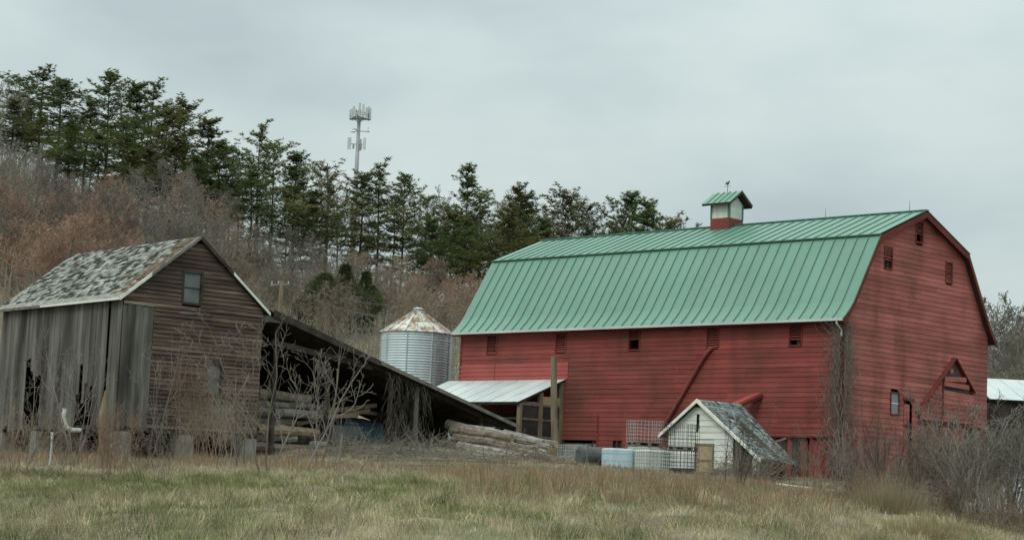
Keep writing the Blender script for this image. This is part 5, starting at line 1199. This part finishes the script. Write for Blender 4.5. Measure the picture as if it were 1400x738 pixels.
# brush piles
def brush(cx, d, rx, h, n, mat_, label, seed, L=1.2, rad=.012):
    c = onground(cx, d)
    def f(r):
        a = r.uniform(0, 6.28); q = r.uniform(0, 1) ** .5; x, y = c.x + math.cos(a) * q * rx, c.y + math.sin(a) * q * rx * .5
        return (x, y, gz0(x, y, c) + r.uniform(0, 1) * h * (1 - q * q) + .02)
    o = link('brush_pile', strands('brush_pile', mat_, n, f, lambda r: (r.normal(0, 1), r.normal(0, .6), r.normal(.1, .3)), L, rad, .22, seed)); tag(o, label, 'brush pile')
_gc = {}
def gz0(x, y, c):
    k = (round(x * 2), round(y * 2))
    if k not in _gc: _gc[k] = gz(x, y)
    return _gc[k]
brush(545, 75, 2.6, .35, 260, 'twig_pale', 'grey heap of cut branches in front of the shed', 1)
brush(615, 73, 2.2, .22, 170, 'twig_grey', 'low grey brush heap between shed and log pile', 2)
brush(735, 76, 2.0, .22, 150, 'twig_pale', 'pale tangle of branches below the ends of the long logs', 3)
brush(480, 74, 2.4, .45, 260, 'twig_grey', 'low tangle of twigs before the dark shed mouth', 4)
brush(1015, 77, 1.5, .8, 340, 'twig_brown', 'brown thicket of dead canes beside the white shed', 5)
brush(600, 81.0, 1.4, .25, 140, 'twig_grey', 'slab wood scraps heaped under the low end of the shed', 6, 1.0, .03)

# ------------------------------------------------------------------ grass and weeds
r = np.random.RandomState(5)
def blades(name, n, yr, hr, wr, lean, colf, seed, dens=None, label=None, hf=None, pw=1.0):
    r = np.random.RandomState(seed)
    d = yr[0] + (yr[1] - yr[0]) * r.uniform(0, 1, n) ** pw; u = r.uniform(-.285, .30, n); x = u * d + r.normal(0, .2, n)
    if dens is not None: k = r.uniform(0, 1, n) < dens(x, d); x, d = x[k], d[k]
    n = len(x); z = np.zeros(n)
    for s in range(0, n, 40000): z[s:s + 40000] = ground_np(x[s:s + 40000], d[s:s + 40000])
    clump = .35 + 1.3 * vnoise(x * 2.6, d * 1.8, 15); h = r.uniform(*hr, n) * clump; w_ = r.uniform(*wr, n) * (d / 30) ** .6
    if hf is not None: h = h * hf(x, d)
    fl = vnoise(x * .7, d * .7, 4) * 6.28 * 1.5; a = fl * 1.6 + vnoise(x * 2.6, d * 1.8, 44) * 9 + r.normal(0, .7, n); ln = r.uniform(*lean, n)
    dx, dy = np.cos(a) * ln * h, np.sin(a) * ln * h; up = h * np.sqrt(np.maximum(1 - ln * ln * .8, .05))
    b_ = r.uniform(0, PI, n); wx, wy = np.cos(b_) * w_, np.sin(b_) * w_ * .5
    V = np.zeros((n, 5, 3)); V[:, 0] = np.c_[x - wx, d - wy, z - .03]; V[:, 1] = np.c_[x + wx, d + wy, z - .03]
    V[:, 2] = np.c_[x + dx * .4 + wx * .8, d + dy * .4 + wy * .8, z + up * .62]; V[:, 3] = np.c_[x + dx * .4 - wx * .8, d + dy * .4 - wy * .8, z + up * .62]; V[:, 4] = np.c_[x + dx, d + dy, z + up * (1 - .25 * ln)]
    b0 = (np.arange(n) * 5)[:, None]; T = np.concatenate([b0 + np.array([[0, 1, 2]]), b0 + np.array([[0, 2, 3]]), b0 + np.array([[3, 2, 4]])])
    c = colf(x, d, n, r); o = link(name, fast_mesh(name, V.reshape(-1, 3), T, 'grass', np.repeat(c, 5, axis=0))); tag(o, label, 'grass', kind='stuff'); return o
def mixc(a, b, t): return a[None] * (1 - t[:, None]) + b[None] * t[:, None]
STRAW, GREEN, BROWN, GREY, DKG = np.array([.43, .375, .245]), np.array([.175, .195, .080]), np.array([.255, .180, .115]), np.array([.28, .245, .185]), np.array([.05, .075, .022])
def gcol(x, d, n, r):
    px = x / d
    gp_ = sstep(.40, .62, .38 * vnoise(x * .55, d * .30, 1) + .42 * vnoise(x * 2.2, d * 1.0, 2) + .35 * r.uniform(0, 1, n) + .10 * sstep(-.05, -.2, px) - .12 * sstep(0, .12, px) - .22 * sstep(40, 52, d) - .07)
    br = np.clip(sstep(42, 58, d) * .8 + .25 * r.uniform(0, 1, n) - .1, 0, 1)
    c = mixc(STRAW, GREEN, gp_); c = c * (1 - br[:, None]) + (mixc(BROWN, GREY, r.uniform(0, 1, n))) * br[:, None]
    rt = sstep(.145, .18, px) * sstep(36, 42, d) * .9; c = c * (1 - rt[:, None]) + mixc(np.array([.115, .118, .058]), np.array([.17, .135, .085]), r.uniform(0, 1, n)) * rt[:, None]
    return c * r.uniform(.6, 1.3, n)[:, None] * (.72 + .56 * vnoise(x * 3.1, d * 2.0, 17))[:, None]
blades('meadow_grass', 360000, (17, 50), (.05, .25), (.0022, .006), (.5, 1.15), gcol, 1, dens=lambda x, d: np.clip(.30 + 1.1 * vnoise(x * 2.6, d * 1.8, 15), 0, 1), label='matted dry straw and green grass on the bank in front of the farm', pw=.85)
blades('rough_grass', 100000, (48, 84), (.06, .24), (.004, .009), (.3, 1.), gcol, 2, dens=lambda x, d: np.clip(.35 + .9 * vnoise(x * .6, d * .4, 6), 0, 1), label='rough brown grass and leaf litter round the farm buildings')
def wcol(x, d, n, r): return mixc(BROWN * np.array([1.08, .95, .86]), STRAW * .85, r.uniform(0, 1, n) ** 1.8) * r.uniform(.6, 1.2, n)[:, None]
def wd_(x, d):
    px = x / d; band = sstep(-.06, .02, px) * (1 - sstep(.13, .18, px)) * sstep(29, 36, d) * (1 - sstep(54, 62, d)); left = (1 - sstep(-.12, -.06, px)) * sstep(50, 56, d) * (1 - sstep(64, 67, d)) * .55; right = sstep(.14, .19, px) * sstep(44, 50, d) * .55
    return np.clip((band + left + right) * sstep(.30, .62, vnoise(x * .8, d * .35, 12)), 0, 1)
blades('dead_weeds', 190000, (28, 70), (.16, .46), (.0025, .005), (.1, .8), wcol, 3, dens=wd_, hf=lambda x, d: 1.1 - .6 * sstep(40, 52, d) * sstep(-.03, .02, x / d), label='tall dead brown weed stalks standing between meadow and farm buildings')
def ccol(x, d, n, r): return mixc(np.array([.34, .275, .16]), np.array([.24, .185, .11]), r.uniform(0, 1, n)) * r.uniform(.7, 1.2, n)[:, None]
for i, (px_, py_, rx, hh, lb) in enumerate(((1256, 735, .85, .62, 'ochre dry grass clump at the foot of the bank near the hollow'), (1215, 700, .8, 1.0, 'tan dead grass clump among dark saplings before the stone base'))):
    p = pixg(px_, py_, 20, 90); rr = np.random.RandomState(60 + i); n = 800; a = rr.uniform(0, 6.28, n); q = rr.uniform(0, 1, n) ** .6 * rx; x, y = np.cos(a) * q, np.sin(a) * q * .6; h = hh * rr.uniform(.5, 1.1, n) * (1 - .35 * (q / rx) ** 2)
    w_ = .005; V = np.zeros((n, 3, 3)); V[:, 0] = np.c_[x * .75 - w_, y * .75, x * 0 - .15]; V[:, 1] = np.c_[x * .75 + w_, y * .75, x * 0 - .15]; V[:, 2] = np.c_[x * 1.1 + rr.normal(0, .16, n), y * 1.1 + rr.normal(0, .1, n), h * rr.uniform(.5, 1, n)]
    o = link('grass_clump', fast_mesh('grass_clump', V.reshape(-1, 3), np.arange(3 * n).reshape(-1, 3), 'grass', np.repeat(ccol(x, y, n, rr), 3, axis=0)), None, p); tag(o, lb, 'grass clump')
